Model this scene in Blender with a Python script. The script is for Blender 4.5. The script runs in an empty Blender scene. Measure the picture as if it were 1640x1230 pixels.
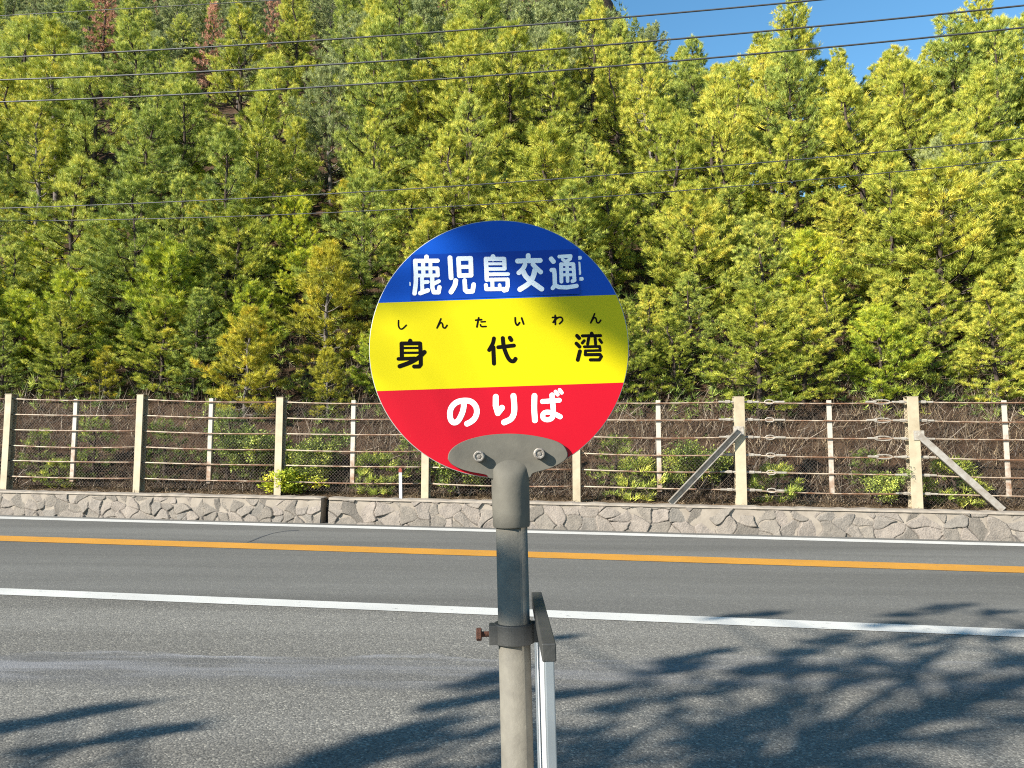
import bpy, bmesh, math, random
import numpy as np
from mathutils import Vector, Matrix, noise as mnoise
R = math.radians
sc = bpy.context.scene
col = sc.collection

# ------------------------------------------------------------------ camera, sky, sun
CAM_H = 1.2
F_PX, CX, CY, HOR = 1250.0, 820.0, 615.0, 730.0      # focal length and horizon in photo pixels
PITCH = math.atan((HOR - CY) / F_PX)
cam_d = bpy.data.cameras.new('camera')
cam = bpy.data.objects.new('camera', cam_d)
col.objects.link(cam)
cam.location = (0, 0, CAM_H)
cam.rotation_euler = (math.pi / 2 + PITCH, 0, 0)
cam_d.sensor_fit = 'HORIZONTAL'
cam_d.sensor_width = 36.0
cam_d.lens = 36.0 * F_PX / 1640.0
cam_d.clip_start = 0.05
cam_d.clip_end = 2000
sc.camera = cam

SUN_AZ, SUN_EL = R(55), R(28)       # behind the camera, to its left
SUN = Vector((-math.sin(SUN_AZ) * math.cos(SUN_EL), -math.cos(SUN_AZ) * math.cos(SUN_EL), math.sin(SUN_EL)))
world = bpy.data.worlds.new('World')
sc.world = world
world.use_nodes = True
wn = world.node_tree
wn.nodes.clear()
wo = wn.nodes.new('ShaderNodeOutputWorld')
wb = wn.nodes.new('ShaderNodeBackground')
ws = wn.nodes.new('ShaderNodeTexSky')
ws.sky_type = 'NISHITA'
ws.sun_disc = False
ws.sun_elevation = SUN_EL
ws.sun_rotation = math.atan2(SUN.x, SUN.y)
ws.air_density = 1.0
ws.dust_density = 0.0
ws.ozone_density = 2.0
wb.inputs['Strength'].default_value = 0.095
wh = wn.nodes.new('ShaderNodeHueSaturation')
wh.inputs['Saturation'].default_value = 1.2
wh.inputs['Hue'].default_value = 0.49
wn.links.new(ws.outputs[0], wh.inputs['Color'])
wn.links.new(wh.outputs[0], wb.inputs[0])
wn.links.new(wb.outputs[0], wo.inputs[0])
sl = bpy.data.lights.new('sun', 'SUN')
sl.energy = 5.0
sl.angle = R(0.47)
sl.color = (1.0, 0.955, 0.87)
so = bpy.data.objects.new('sun', sl)
col.objects.link(so)
so.rotation_euler = (-SUN).to_track_quat('-Z', 'Y').to_euler()
so.location = (-20, -15, 25)
sc.view_settings.view_transform = 'Standard'
sc.view_settings.look = 'None'
sc.view_settings.gamma = 1
sc.view_settings.exposure = 1.3
sc.cycles.max_bounces = 6
sc.cycles.diffuse_bounces = 2
sc.cycles.transmission_bounces = 4
sc.cycles.use_denoising = False
sc.cycles.use_adaptive_sampling = False
sc.cycles.filter_width = 1.1

# ------------------------------------------------------------------ frames of reference
G = 0.0133                                            # the road falls gently to the right
TH = math.atan(F_PX / 9170.0)
UX = Vector((math.cos(TH), -math.sin(TH), 0))         # along the road, to the right
VX = Vector((math.sin(TH), math.cos(TH), 0))          # across the road, away
CO = Vector((0, 0, CAM_H))

def ray(px, py):
    return Vector(((px - CX) / F_PX, math.cos(PITCH) + math.sin(PITCH) * (py - CY) / F_PX,
                   math.sin(PITCH) - math.cos(PITCH) * (py - CY) / F_PX))
def uv(p):
    return p.dot(UX), p.dot(VX)
def W(u, v, z=0.0):
    """point from road coordinates; z counts from the sloping road surface"""
    p = UX * u + VX * v
    return Vector((p.x, p.y, z - G * u))
def hit_ground(px, py, z=0.0):
    d = ray(px, py)
    t = (z - CAM_H) / (d.z + G * d.dot(UX))
    return CO + d * t
def hit_v(px, py, v):
    d = ray(px, py)
    t = v / d.dot(VX)
    return CO + d * t
def to_px(p):
    q = p - CO
    zc = q.y * math.cos(PITCH) + q.z * math.sin(PITCH)
    yc = -q.y * math.sin(PITCH) + q.z * math.cos(PITCH)
    return CX + F_PX * q.x / zc, CY - F_PX * yc / zc

# ------------------------------------------------------------------ mesh helpers
class MB:
    def __init__(s):
        s.v = []; s.f = []; s.m = []; s.a = []; s.cur = 0; s.tint = 0.5
    def add(s, vs, fs):
        b = len(s.v)
        s.v += [tuple(x) for x in vs]
        s.a += [s.tint] * len(vs)
        for f in fs:
            s.f.append([b + i for i in f]); s.m.append(s.cur)
    def box(s, c, size, mat=None):
        x, y, z = [k / 2 for k in size]
        vs = [Vector(p) for p in ((-x,-y,-z),(x,-y,-z),(x,y,-z),(-x,y,-z),(-x,-y,z),(x,-y,z),(x,y,z),(-x,y,z))]
        if mat is not None: vs = [mat @ p for p in vs]
        vs = [p + Vector(c) for p in vs]
        s.add(vs, [(3,2,1,0),(4,5,6,7),(0,1,5,4),(1,2,6,5),(2,3,7,6),(3,0,4,7)])
    def tube(s, pts, r, n=8, cap=True):
        pts = [Vector(p) for p in pts]
        rs = r if isinstance(r, (list, tuple)) else [r] * len(pts)
        vs = []; fs = []
        t0 = (pts[1] - pts[0]).normalized()
        a = t0.orthogonal().normalized()
        for i, p in enumerate(pts):
            t = (pts[min(i+1, len(pts)-1)] - pts[max(i-1, 0)])
            t = t.normalized() if t.length > 1e-9 else t0
            a = (a - t * a.dot(t)).normalized()
            b = t.cross(a)
            for k in range(n):
                w = 2 * math.pi * k / n
                vs.append(p + (a * math.cos(w) + b * math.sin(w)) * rs[i])
        for i in range(len(pts) - 1):
            for k in range(n):
                fs.append((i*n+k, i*n+(k+1) % n, (i+1)*n+(k+1) % n, (i+1)*n+k))
        if cap:
            fs.append(tuple(range(n-1, -1, -1)))
            fs.append(tuple((len(pts)-1)*n + k for k in range(n)))
        s.add(vs, fs)
    def lathe(s, prof, n=32, c=(0,0,0), mat=None):
        c = Vector(c); vs = []; fs = []
        for (r, z) in prof:
            for k in range(n):
                w = 2 * math.pi * k / n
                p = Vector((r * math.cos(w), r * math.sin(w), z))
                if mat is not None: p = mat @ p
                vs.append(p + c)
        for i in range(len(prof) - 1):
            for k in range(n):
                fs.append((i*n+k, i*n+(k+1) % n, (i+1)*n+(k+1) % n, (i+1)*n+k))
        fs.append(tuple(range(n-1, -1, -1)))
        fs.append(tuple((len(prof)-1)*n + k for k in range(n)))
        s.add(vs, fs)
    def build(s, name, mats, parent=None, smooth=False, attr=False, bevel=0.0):
        me = bpy.data.meshes.new(name)
        me.from_pydata(s.v, [], s.f)
        for m in (mats if isinstance(mats, (list, tuple)) else [mats]): me.materials.append(m)
        if len(me.materials) > 1: me.polygons.foreach_set('material_index', s.m)
        if attr:
            at = me.attributes.new('tint', 'FLOAT', 'POINT')
            at.data.foreach_set('value', s.a)
        if smooth: me.shade_smooth()
        me.update()
        o = bpy.data.objects.new(name, me)
        col.objects.link(o)
        if parent is not None: o.parent = parent
        if bevel:
            bv = o.modifiers.new('bevel', 'BEVEL'); bv.width = bevel; bv.segments = 2; bv.limit_method = 'ANGLE'
        return o

def np_mesh(name, verts, faces, mats, tint=None, parent=None, smooth=False, link=True, extra=None):
    """verts (n,3), faces (m,k) all of one size"""
    me = bpy.data.meshes.new(name)
    n, (m, k) = len(verts), faces.shape
    me.vertices.add(n); me.vertices.foreach_set('co', verts.astype(np.float32).ravel())
    me.loops.add(m * k); me.loops.foreach_set('vertex_index', faces.astype(np.int32).ravel())
    me.polygons.add(m); me.polygons.foreach_set('loop_start', np.arange(0, m * k, k, dtype=np.int32))
    me.update(calc_edges=True)
    me.validate()
    for mt in (mats if isinstance(mats, (list, tuple)) else [mats]): me.materials.append(mt)
    for nm, arr in (([('tint', tint)] if tint is not None else []) + (extra or [])):
        at = me.attributes.new(nm, 'FLOAT', 'POINT'); at.data.foreach_set('value', arr.astype(np.float32))
    if smooth: me.shade_smooth()
    o = bpy.data.objects.new(name, me)
    if link: col.objects.link(o)
    if parent is not None: o.parent = parent
    return o

def tag(o, label=None, cat=None, group=None, kind=None):
    if label: o['label'] = label
    if cat: o['category'] = cat
    if group: o['group'] = group
    if kind: o['kind'] = kind
    return o
def empty(name, loc=(0,0,0), rot=(0,0,0)):
    o = bpy.data.objects.new(name, None); col.objects.link(o)
    o.location = loc; o.rotation_euler = rot; o.empty_display_size = 0.2
    return o
def children(o):
    return [c for c in o.children]
def copy_tree(o, parent=None):
    c = o.copy(); col.objects.link(c)
    if parent is not None: c.parent = parent
    for ch in children(o): copy_tree(ch, c)
    return c

# ------------------------------------------------------------------ materials
def lin(r, g, b):
    f = lambda c: (c/255/12.92) if c/255 <= 0.04045 else ((c/255+0.055)/1.055)**2.4
    return (f(r), f(g), f(b), 1)
class NT:
    def __init__(s, name):
        s.m = bpy.data.materials.new(name); s.m.use_nodes = True
        s.t = s.m.node_tree; s.t.nodes.clear()
        s.out = s.n('ShaderNodeOutputMaterial')
    def n(s, t, **kw):
        x = s.t.nodes.new(t)
        for k, v in kw.items(): setattr(x, k, v)
        return x
    def l(s, a, b): s.t.links.new(a, b)
    def val(s, inp, v):
        if isinstance(v, bpy.types.NodeSocket): s.l(v, inp)
        else: inp.default_value = v
    def tex(s, kind='NOISE', scale=5, vec=None, detail=4, rough=0.6, out=0, feature=None, rand=1.0):
        x = s.n('ShaderNodeTexNoise' if kind == 'NOISE' else 'ShaderNodeTexVoronoi')
        x.inputs['Scale'].default_value = scale
        if kind == 'NOISE':
            x.inputs['Detail'].default_value = detail; x.inputs['Roughness'].default_value = rough
        else:
            if feature: x.feature = feature
            x.inputs['Randomness'].default_value = rand
        if vec is not None: s.l(vec, x.inputs['Vector'])
        return x.outputs[out]
    def coord(s, which='Object', scale=None, rot=None, loc=None):
        c = s.n('ShaderNodeTexCoord').outputs[which]
        if scale or rot or loc:
            mp = s.n('ShaderNodeMapping'); s.l(c, mp.inputs['Vector'])
            if scale: mp.inputs['Scale'].default_value = scale
            if rot: mp.inputs['Rotation'].default_value = rot
            if loc: mp.inputs['Location'].default_value = loc
            c = mp.outputs[0]
        return c
    def ramp(s, fac, stops, interp='LINEAR'):
        r = s.n('ShaderNodeValToRGB'); s.l(fac, r.inputs[0]); e = r.color_ramp; e.interpolation = interp
        while len(e.elements) < len(stops): e.elements.new(0.5)
        for el, (p, c) in zip(e.elements, stops):
            el.position = p; el.color = c if len(c) == 4 else (*c, 1)
        return r.outputs[0]
    def mix(s, fac, a, b, blend='MIX'):
        x = s.n('ShaderNodeMix', data_type='RGBA', blend_type=blend)
        s.val(x.inputs[0], fac); s.val(x.inputs[6], a); s.val(x.inputs[7], b)
        return x.outputs[2]
    def math(s, op, a, b=0.0, clamp=False):
        x = s.n('ShaderNodeMath', operation=op, use_clamp=clamp)
        s.val(x.inputs[0], a); s.val(x.inputs[1], b)
        return x.outputs[0]
    def bump(s, h, strength=0.3, dist=0.01):
        x = s.n('ShaderNodeBump'); x.inputs['Strength'].default_value = strength
        x.inputs['Distance'].default_value = dist; s.l(h, x.inputs['Height'])
        return x.outputs[0]
    def bsdf(s, color, rough=0.7, metal=0.0, normal=None, spec=0.4, coat=0.0):
        b = s.n('ShaderNodeBsdfPrincipled')
        s.val(b.inputs['Base Color'], color); s.val(b.inputs['Roughness'], rough)
        b.inputs['Metallic'].default_value = metal
        b.inputs['Specular IOR Level'].default_value = spec
        b.inputs['Coat Weight'].default_value = coat
        if normal is not None: s.l(normal, b.inputs['Normal'])
        s.l(b.outputs[0], s.out.inputs[0])
        return b
    def attr(s, name, out='Fac'):
        return s.n('ShaderNodeAttribute', attribute_name=name).outputs[out]

def simple(name, c, rough=0.6, metal=0.0, c2=None, scale=20, bump=0.0, spec=0.4, coord='Object', coat=0.0, k=0.62):
    c2 = tuple(x * k for x in (c2 or tuple(q * 0.75 for q in c[:3]))[:3]) + (1,); c = tuple(x * k for x in c[:3]) + (1,)
    t = NT(name)
    v = t.coord(coord)
    nz = t.tex('NOISE', scale, v, 5, 0.65)
    cc = t.mix(t.ramp(nz, [(0.35, (0,0,0)), (0.7, (1,1,1))]), c, c2)
    nb = t.bump(t.tex('NOISE', scale * 6, v, 3), bump, 0.003) if bump else None
    t.bsdf(cc, rough, metal, nb, spec, coat)
    return t.m

M = {}
def asphalt(name, dark, light, speck, apron=False):
    t = NT(name)
    v = t.coord('Object')
    fine = t.tex('VORONOI', 110, v)                       # stones of the surface course
    sp = t.n('ShaderNodeTexVoronoi'); sp.inputs['Scale'].default_value = 110; t.l(v, sp.inputs['Vector'])
    spc = t.n('ShaderNodeSeparateColor'); t.l(sp.outputs['Color'], spc.inputs[0])
    broad = t.tex('NOISE', 0.55, t.coord('Object', rot=(0, 0, TH), scale=(0.12, 1.3, 1)), 5, 0.6)
    med = t.tex('NOISE', 6, v, 6, 0.7)
    c = t.mix(t.ramp(broad, [(0.35, (0,0,0)), (0.65, (1,1,1))]), dark, light)
    c = t.mix(t.math('MULTIPLY', t.ramp(med, [(0.3, (0,0,0)), (0.75, (1,1,1))]), 0.35), c, tuple(k * 0.72 for k in light[:3]) + (1,))
    stone = t.ramp(spc.outputs[0], [(0.0, (0.45,0.45,0.45)), (0.5, (0.95,0.95,0.95)), (0.86, (1.2,1.18,1.14)), (1.0, (2.3,2.25,2.1))])
    c = t.mix(speck, c, t.mix(1.0, c, stone, 'MULTIPLY'))
    if apron:
        # pale dried silt washed out along the lot, with its own wavy margin
        sx = t.n('ShaderNodeSeparateXYZ'); t.l(v, sx.inputs[0])
        wav = t.tex('NOISE', 0.9, t.coord('Object', scale=(0.5, 0.9, 1)), 5, 0.65)
        yy = t.math('ADD', sx.outputs[1], t.math('MULTIPLY', t.math('SUBTRACT', wav, 0.5), 1.1))
        band = t.ramp(t.math('DIVIDE', yy, 10.0), [(0.415, (0,0,0)), (0.432, (0.75,0.75,0.75)), (0.47, (0.5,0.5,0.5)), (0.476, (1.6,1.6,1.6)), (0.478, (0,0,0))])
        strk = t.ramp(t.tex('NOISE', 2.2, t.coord('Object', scale=(0.35, 2.5, 1)), 6, 0.7), [(0.42, (0,0,0)), (0.62, (1,1,1))])
        sxr = t.ramp(t.math('DIVIDE', t.math('ADD', sx.outputs[0], 10.0), 20.0), [(0.3, (1,1,1)), (0.56, (0.35,0.35,0.35)), (0.7, (0.1,0.1,0.1))])
        fac = t.math('MULTIPLY', t.math('MULTIPLY', band, strk), t.math('MULTIPLY', sxr, 0.85), True)
        dk = t.ramp(t.math('DIVIDE', yy, 10.0), [(0.40, (0,0,0)), (0.425, (1,1,1)), (0.468, (1,1,1)), (0.478, (0,0,0))])
        c = t.mix(t.math('MULTIPLY', t.math('MULTIPLY', dk, sxr), 0.5, True), c, (0.085,0.086,0.09,1))
        c = t.mix(fac, c, (0.27,0.265,0.27,1))
    h = t.math('ADD', t.math('MULTIPLY', fine, -1.0), t.math('MULTIPLY', med, 0.4))
    t.bsdf(c, 0.85, 0, t.bump(h, 0.5 if apron else 0.35, 0.004), 0.08)
    return t.m
M['road'] = asphalt('road_asphalt', (0.106,0.101,0.090,1), (0.160,0.153,0.137,1), 0.4)
M['apron'] = asphalt('apron_asphalt', (0.126,0.118,0.103,1), (0.195,0.184,0.162,1), 0.7, True)

def paint(name, c, wear):
    t = NT(name); v = t.coord('Object')
    w = t.ramp(t.tex('NOISE', 14, v, 8, 0.75), [(wear, (0,0,0)), (wear + 0.12, (1,1,1))])
    d = t.ramp(t.tex('NOISE', 1.2, v, 5, 0.6), [(0.3, (0.82,0.82,0.82)), (0.7, (1,1,1))])
    cc = t.mix(w, (0.10,0.098,0.095,1), t.mix(1.0, c, d, 'MULTIPLY'))
    t.bsdf(cc, 0.7, 0, t.bump(t.tex('VORONOI', 110, v), 0.25, 0.003), 0.3)
    return t.m
M['white_paint'] = paint('white_road_paint', (0.55,0.53,0.48,1), 0.29)
M['orange_paint'] = paint('orange_road_paint', (0.52,0.24,0.03,1), 0.3)

def stone_mat():
    t = NT('rubble_stone'); v = t.coord('Object')
    a = t.attr('stone'); j = t.attr('joint')
    c = t.ramp(a, [(0, (0.165,0.145,0.122)), (0.35, (0.225,0.197,0.165)), (0.7, (0.27,0.230,0.195)), (1, (0.20,0.18,0.155))])
    n1 = t.ramp(t.tex('NOISE', 9, v, 7, 0.7), [(0.3, (0.7,0.7,0.7)), (0.7, (1.15,1.13,1.1))])
    c = t.mix(1.0, c, n1, 'MULTIPLY')
    c = t.mix(j, c, (0.095,0.08,0.068,1))
    lich = t.ramp(t.tex('NOISE', 22, v, 5, 0.7), [(0.62, (0,0,0)), (0.72, (0.5,0.5,0.5))])
    c = t.mix(lich, c, (0.25,0.235,0.21,1))
    t.bsdf(c, 0.9, 0, t.bump(t.tex('NOISE', 38, v, 7, 0.75), 0.9, 0.02), 0.15)
    return t.m
M['stone'] = stone_mat()
M['coping'] = simple('mortar_coping', (0.46,0.39,0.31,1), 0.9, 0, (0.33,0.275,0.215,1), 5, 0.5)
def litter():
    t = NT('leaf_litter'); v = t.coord('Object')
    a = t.ramp(t.tex('NOISE', 1.3, v, 8, 0.7), [(0.3, (0.028,0.018,0.012)), (0.5, (0.075,0.046,0.029)), (0.7, (0.16,0.105,0.066))])
    b = t.ramp(t.tex('NOISE', 28, v, 6, 0.75), [(0.3, (0.35,0.33,0.3)), (0.7, (1.35,1.3,1.2))])
    c = t.mix(t.attr('sandy'), a, (0.23,0.165,0.105,1))
    t.bsdf(t.mix(1.0, c, b, 'MULTIPLY'), 0.95, 0, t.bump(t.tex('NOISE', 18, v, 8, 0.75), 1.0, 0.08), 0.1)
    return t.m
M['litter'] = litter()
def foliage(name, stops, trans=0.3, rnd=0.15, rough=0.55, spec=0.35):
    """leaf colour by clump (tint), shifted a little per plant"""
    t = NT(name)
    oi = t.n('ShaderNodeObjectInfo').outputs['Random']
    f = t.math('ADD', t.attr('tint'), t.math('MULTIPLY', t.math('SUBTRACT', oi, 0.5), rnd * 2))
    c = t.ramp(f, stops)
    b = t.n('ShaderNodeBsdfPrincipled'); t.l(c, b.inputs['Base Color']); b.inputs['Roughness'].default_value = rough
    b.inputs['Specular IOR Level'].default_value = spec
    tr = t.n('ShaderNodeBsdfTranslucent'); t.l(c, tr.inputs[0])
    mx = t.n('ShaderNodeMixShader'); mx.inputs[0].default_value = trans
    t.l(b.outputs[0], mx.inputs[1]); t.l(tr.outputs[0], mx.inputs[2]); t.l(mx.outputs[0], t.out.inputs[0])
    return t.m
M['needle_yellow'] = foliage('yellow_green_needles', [(0.0,(0.06,0.095,0.015)),(0.3,(0.27,0.32,0.035)),(0.6,(0.53,0.54,0.075)),(1.0,(0.82,0.68,0.10))], 0.22, 0.13)
M['needle_green'] = foliage('olive_green_needles', [(0.0,(0.045,0.08,0.018)),(0.35,(0.20,0.265,0.05)),(0.7,(0.45,0.50,0.09)),(1.0,(0.72,0.67,0.12))], 0.22, 0.13)
M['needle_dull'] = foliage('dull_green_needles', [(0.0,(0.06,0.085,0.04)),(0.5,(0.23,0.275,0.105)),(1.0,(0.46,0.48,0.18))], 0.22, 0.13)
M['needle_dead'] = foliage('dead_brown_needles', [(0.0,(0.22,0.10,0.06)),(0.5,(0.52,0.25,0.15)),(1.0,(0.68,0.40,0.26))], 0.25)
M['leaf_bright'] = foliage('bright_green_leaves', [(0.0,(0.05,0.09,0.012)),(0.35,(0.25,0.33,0.03)),(0.7,(0.56,0.60,0.055)),(1.0,(0.80,0.70,0.06))], 0.26, rough=0.45)
M['leaf_orange'] = foliage('orange_yellow_leaves', [(0.0,(0.11,0.12,0.015)),(0.35,(0.38,0.36,0.035)),(0.7,(0.66,0.58,0.055)),(1.0,(0.80,0.54,0.06))], 0.26)
M['dry_grass'] = foliage('dry_grass_blades', [(0.0,(0.03,0.019,0.012)),(0.5,(0.14,0.092,0.054)),(1.0,(0.40,0.30,0.18))], 0.2)
M['dry_brush'] = foliage('dry_grey_twigs', [(0.0,(0.04,0.03,0.022)),(0.5,(0.13,0.10,0.07)),(1.0,(0.33,0.265,0.19))], 0.05)
M['bark'] = simple('grey_brown_bark', (0.12,0.09,0.07,1), 0.95, 0, (0.055,0.042,0.034,1), 14, 0.8, 0.1)
M['bark_pale'] = simple('pale_bark', (0.27,0.235,0.20,1), 0.95, 0, (0.14,0.115,0.095,1), 14, 0.8, 0.1)
M['rock'] = simple('grey_rock', (0.34,0.31,0.28,1), 0.95, 0, (0.17,0.15,0.135,1), 4, 0.9, 0.15)
M['post'] = simple('cream_galvanised_post', (0.68,0.57,0.38,1), 0.6, 0.0, (0.50,0.40,0.26,1), 4, 0.2)
def rusty(name, base, rust, lo, hi, rough=0.6):
    t = NT(name); v = t.coord('Object')
    z = t.n('ShaderNodeSeparateXYZ'); t.l(t.coord('Generated'), z.inputs[0])
    f = t.math('ADD', t.tex('NOISE', 5, v, 6, 0.7), t.math('MULTIPLY', t.math('SUBTRACT', 0.5, z.outputs[2]), 0.35))
    t.bsdf(t.mix(t.ramp(f, [(lo, (0,0,0)), (hi, (1,1,1))]), base, rust), rough)
    return t.m
M['stiffener'] = rusty('rust_stained_bar', (0.42,0.37,0.30,1), (0.22,0.12,0.065,1), 0.5, 0.74)
M['cable'] = rusty('rusty_steel_cable', (0.36,0.29,0.21,1), (0.16,0.08,0.042,1), 0.42, 0.62)
M['fitting'] = simple('galvanised_fitting', (0.66,0.60,0.50,1), 0.5, 0.2, (0.42,0.34,0.26,1), 25)
M['mesh_wire'] = simple('dull_mesh_wire', (0.12,0.09,0.07,1), 0.7, 0.2, (0.09,0.06,0.045,1), 9)
M['brace'] = simple('weathered_brace_steel', (0.50,0.46,0.40,1), 0.55, 0.2, (0.30,0.24,0.18,1), 8)
M['power_wire'] = simple('weathered_power_wire', (0.085,0.085,0.088,1), 0.55, 0.0, (0.06,0.06,0.06,1), 3)
M['cast'] = simple('grey_cast_bracket', (0.20,0.183,0.145,1), 0.75, 0.0, (0.15,0.137,0.11,1), 20, 0.12, 0.2)
M['pole'] = simple('grey_painted_pole', (0.255,0.232,0.185,1), 0.7, 0.0, (0.175,0.158,0.128,1), 24, 0.3, 0.2)
M['clamp'] = simple('dark_grey_clamp', (0.075,0.072,0.064,1), 0.6, 0.1, (0.05,0.05,0.046,1), 30, 0.2)
M['rust'] = simple('rusty_bolt', (0.16,0.06,0.03,1), 0.8, 0.2, (0.06,0.025,0.016,1), 90, 0.6)
M['bolt'] = simple('dull_zinc_bolt', (0.50,0.46,0.40,1), 0.45, 0.5, (0.28,0.22,0.17,1), 120, 0.3)
M['alu'] = simple('brushed_aluminium', (0.62,0.67,0.70,1), 0.35, 0.7, (0.50,0.55,0.58,1), 12)
M['paper'] = simple('white_panel', (0.80,0.80,0.80,1), 0.5, 0, (0.74,0.74,0.75,1), 5)
M['letter_white'] = simple('white_lettering', (0.86,0.86,0.85,1), 0.5, 0, (0.80,0.80,0.80,1), 40, k=1.0)
M['letter_black'] = simple('black_lettering', (0.006,0.005,0.005,1), 0.6, 0, (0.008,0.007,0.006,1), 40, 0, 0.04)
M['blue'] = simple('blue_vinyl', (0.0025,0.040,0.29,1), 0.4, 0, (0.0025,0.036,0.265,1), 12, 0.02, 0.15, k=1.0)
M['disc_edge'] = simple('bare_sign_edge', (0.55,0.55,0.50,1), 0.5, 0.2)

# ------------------------------------------------------------------ the road and its lines
def vline(y): return uv(hit_ground(820, y))[1]
V_NEAR = (vline(987.0), vline(975.6))
V_MID = (vline(892.3), vline(883.0))
V_FAR = (vline(853.2), vline(849.2))
V_W = vline(846.6)                                   # foot of the stone wall
def strip(name, u0, u1, v0, v1, z, mat, nu=1):
    vs = []; fs = []
    for i in range(nu + 1):
        u = u0 + (u1 - u0) * i / nu
        vs += [W(u, v0, z), W(u, v1, z)]
    for i in range(nu): fs.append((2*i, 2*i+2, 2*i+3, 2*i+1))
    mb = MB(); mb.add(vs, fs)
    return tag(mb.build(name, mat), kind='structure')
strip('ground', -900, 900, -900, 900, -0.9, M['litter'])
strip('road', -160, 160, V_NEAR[0] + 0.02, V_W + 0.3, 0, M['road'])
strip('roadside_apron', -160, 160, -60, V_NEAR[0] + 0.02, 0, M['apron'])
strip('near_edge_line', -160, 160, *V_NEAR, 0.004, M['white_paint'])
strip('center_line', -160, 160, *V_MID, 0.004, M['orange_paint'])
strip('far_edge_line', -160, 160, *V_FAR, 0.004, M['white_paint'])
# a dark rubber streak on the far lane
a, b = hit_ground(398, 868), hit_ground(478, 849)
mb = MB(); pts = [hit_ground(398 + 80*t, 868 - 19*t - 5*math.sin(math.pi*t), 0.003) for t in (0, .25, .5, .75, 1)]
vs = []; fs = []
for i, p in enumerate(pts):
    w = 0.10 * (1 - abs(i/4 - 0.4) * 0.9)
    vs += [p - VX * w, p + VX * w]
for i in range(4): fs.append((2*i, 2*i+2, 2*i+3, 2*i+1))
mb.add(vs, fs)
tag(mb.build('tyre_mark', simple('tyre_rubber', (0.085,0.088,0.092,1), 0.8, 0, (0.12,0.122,0.125,1), 18)), kind='structure')

# ------------------------------------------------------------------ hillside
Z_WT = (hit_v(820, 803.5, V_W)).z + G * uv(hit_v(820, 803.5, V_W))[0]       # top of the stone wall
V_F = V_W + 0.55                                                            # line of the fence
def sm(a, b, x):
    t = min(1.0, max(0.0, (x - a) / (b - a))); return t * t * (3 - 2 * t)
def crest(px):
    return 75 - 47 * sm(900, 1150, px) - 9.5 * sm(1150, 1300, px)
def hill(u, v):
    """height of the slope above the sloping road surface"""
    d = v - V_F
    p = W(u, v)
    px = CX + F_PX * p.x / max(p.y, 1.0)
    n = mnoise.noise(Vector((u * 0.09, v * 0.09, 3.1))) * 1.3 + mnoise.noise(Vector((u * 0.35, v * 0.35, 7.7))) * 0.45
    base = Z_WT - 0.02
    if d < 0: return base + 0.02 * mnoise.noise(Vector((u * 2, v * 2, 0)))
    c = crest(px)
    k = 0.83 - 0.22 * sm(880, 1150, px)
    rise = 0.10 * min(d, 0.7) + 0.92 * min(max(0, d - 0.7), 2.0) + k * max(0, d - 2.7)      # a steep cut bank, then the slope
    if d > c - 3:
        top = 1.91 + k * (c - 3 - 2.7)
        e = d - (c - 3)
        rise = top + k * e * max(0, 1 - e / 12) if e < 6 else top + k * 3 - 0.28 * (e - 6)
    rise += n * sm(0.6, 5, d)
    return base + max(rise, -2) + 0.05 * mnoise.noise(Vector((u * 1.7, v * 1.7, 1.2))) * sm(0.1, 1, d)
us = np.concatenate([np.arange(-110, -20, 2.5), np.arange(-20, 16, 0.4), np.arange(16, 70, 2.5)])
vsd = np.concatenate([np.array([V_W + 0.2, V_W + 0.36]), np.arange(V_F, V_F + 2, 0.15), np.arange(V_F + 2, V_F + 12, 0.4), np.arange(V_F + 12, V_F + 40, 1.2), np.arange(V_F + 40, V_F + 130, 4)])
vv = [W(u, v, hill(u, v)) for v in vsd for u in us]
nu = len(us)
ff = [(j*nu+i, j*nu+i+1, (j+1)*nu+i+1, (j+1)*nu+i) for j in range(len(vsd)-1) for i in range(nu-1)]
np_h = np_mesh('hillside', np.array([tuple(p) for p in vv]), np.array(ff), M['litter'], smooth=True,
               extra=[('sandy', np.array([max(0.0, 1 - max(0.0, v - V_F - .25 + .35 * mnoise.noise(Vector((u * 1.1, v * 1.5, 2)))) / .5) * .85 for v in vsd for u in us]))])
tag(np_h, kind='structure')

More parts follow.
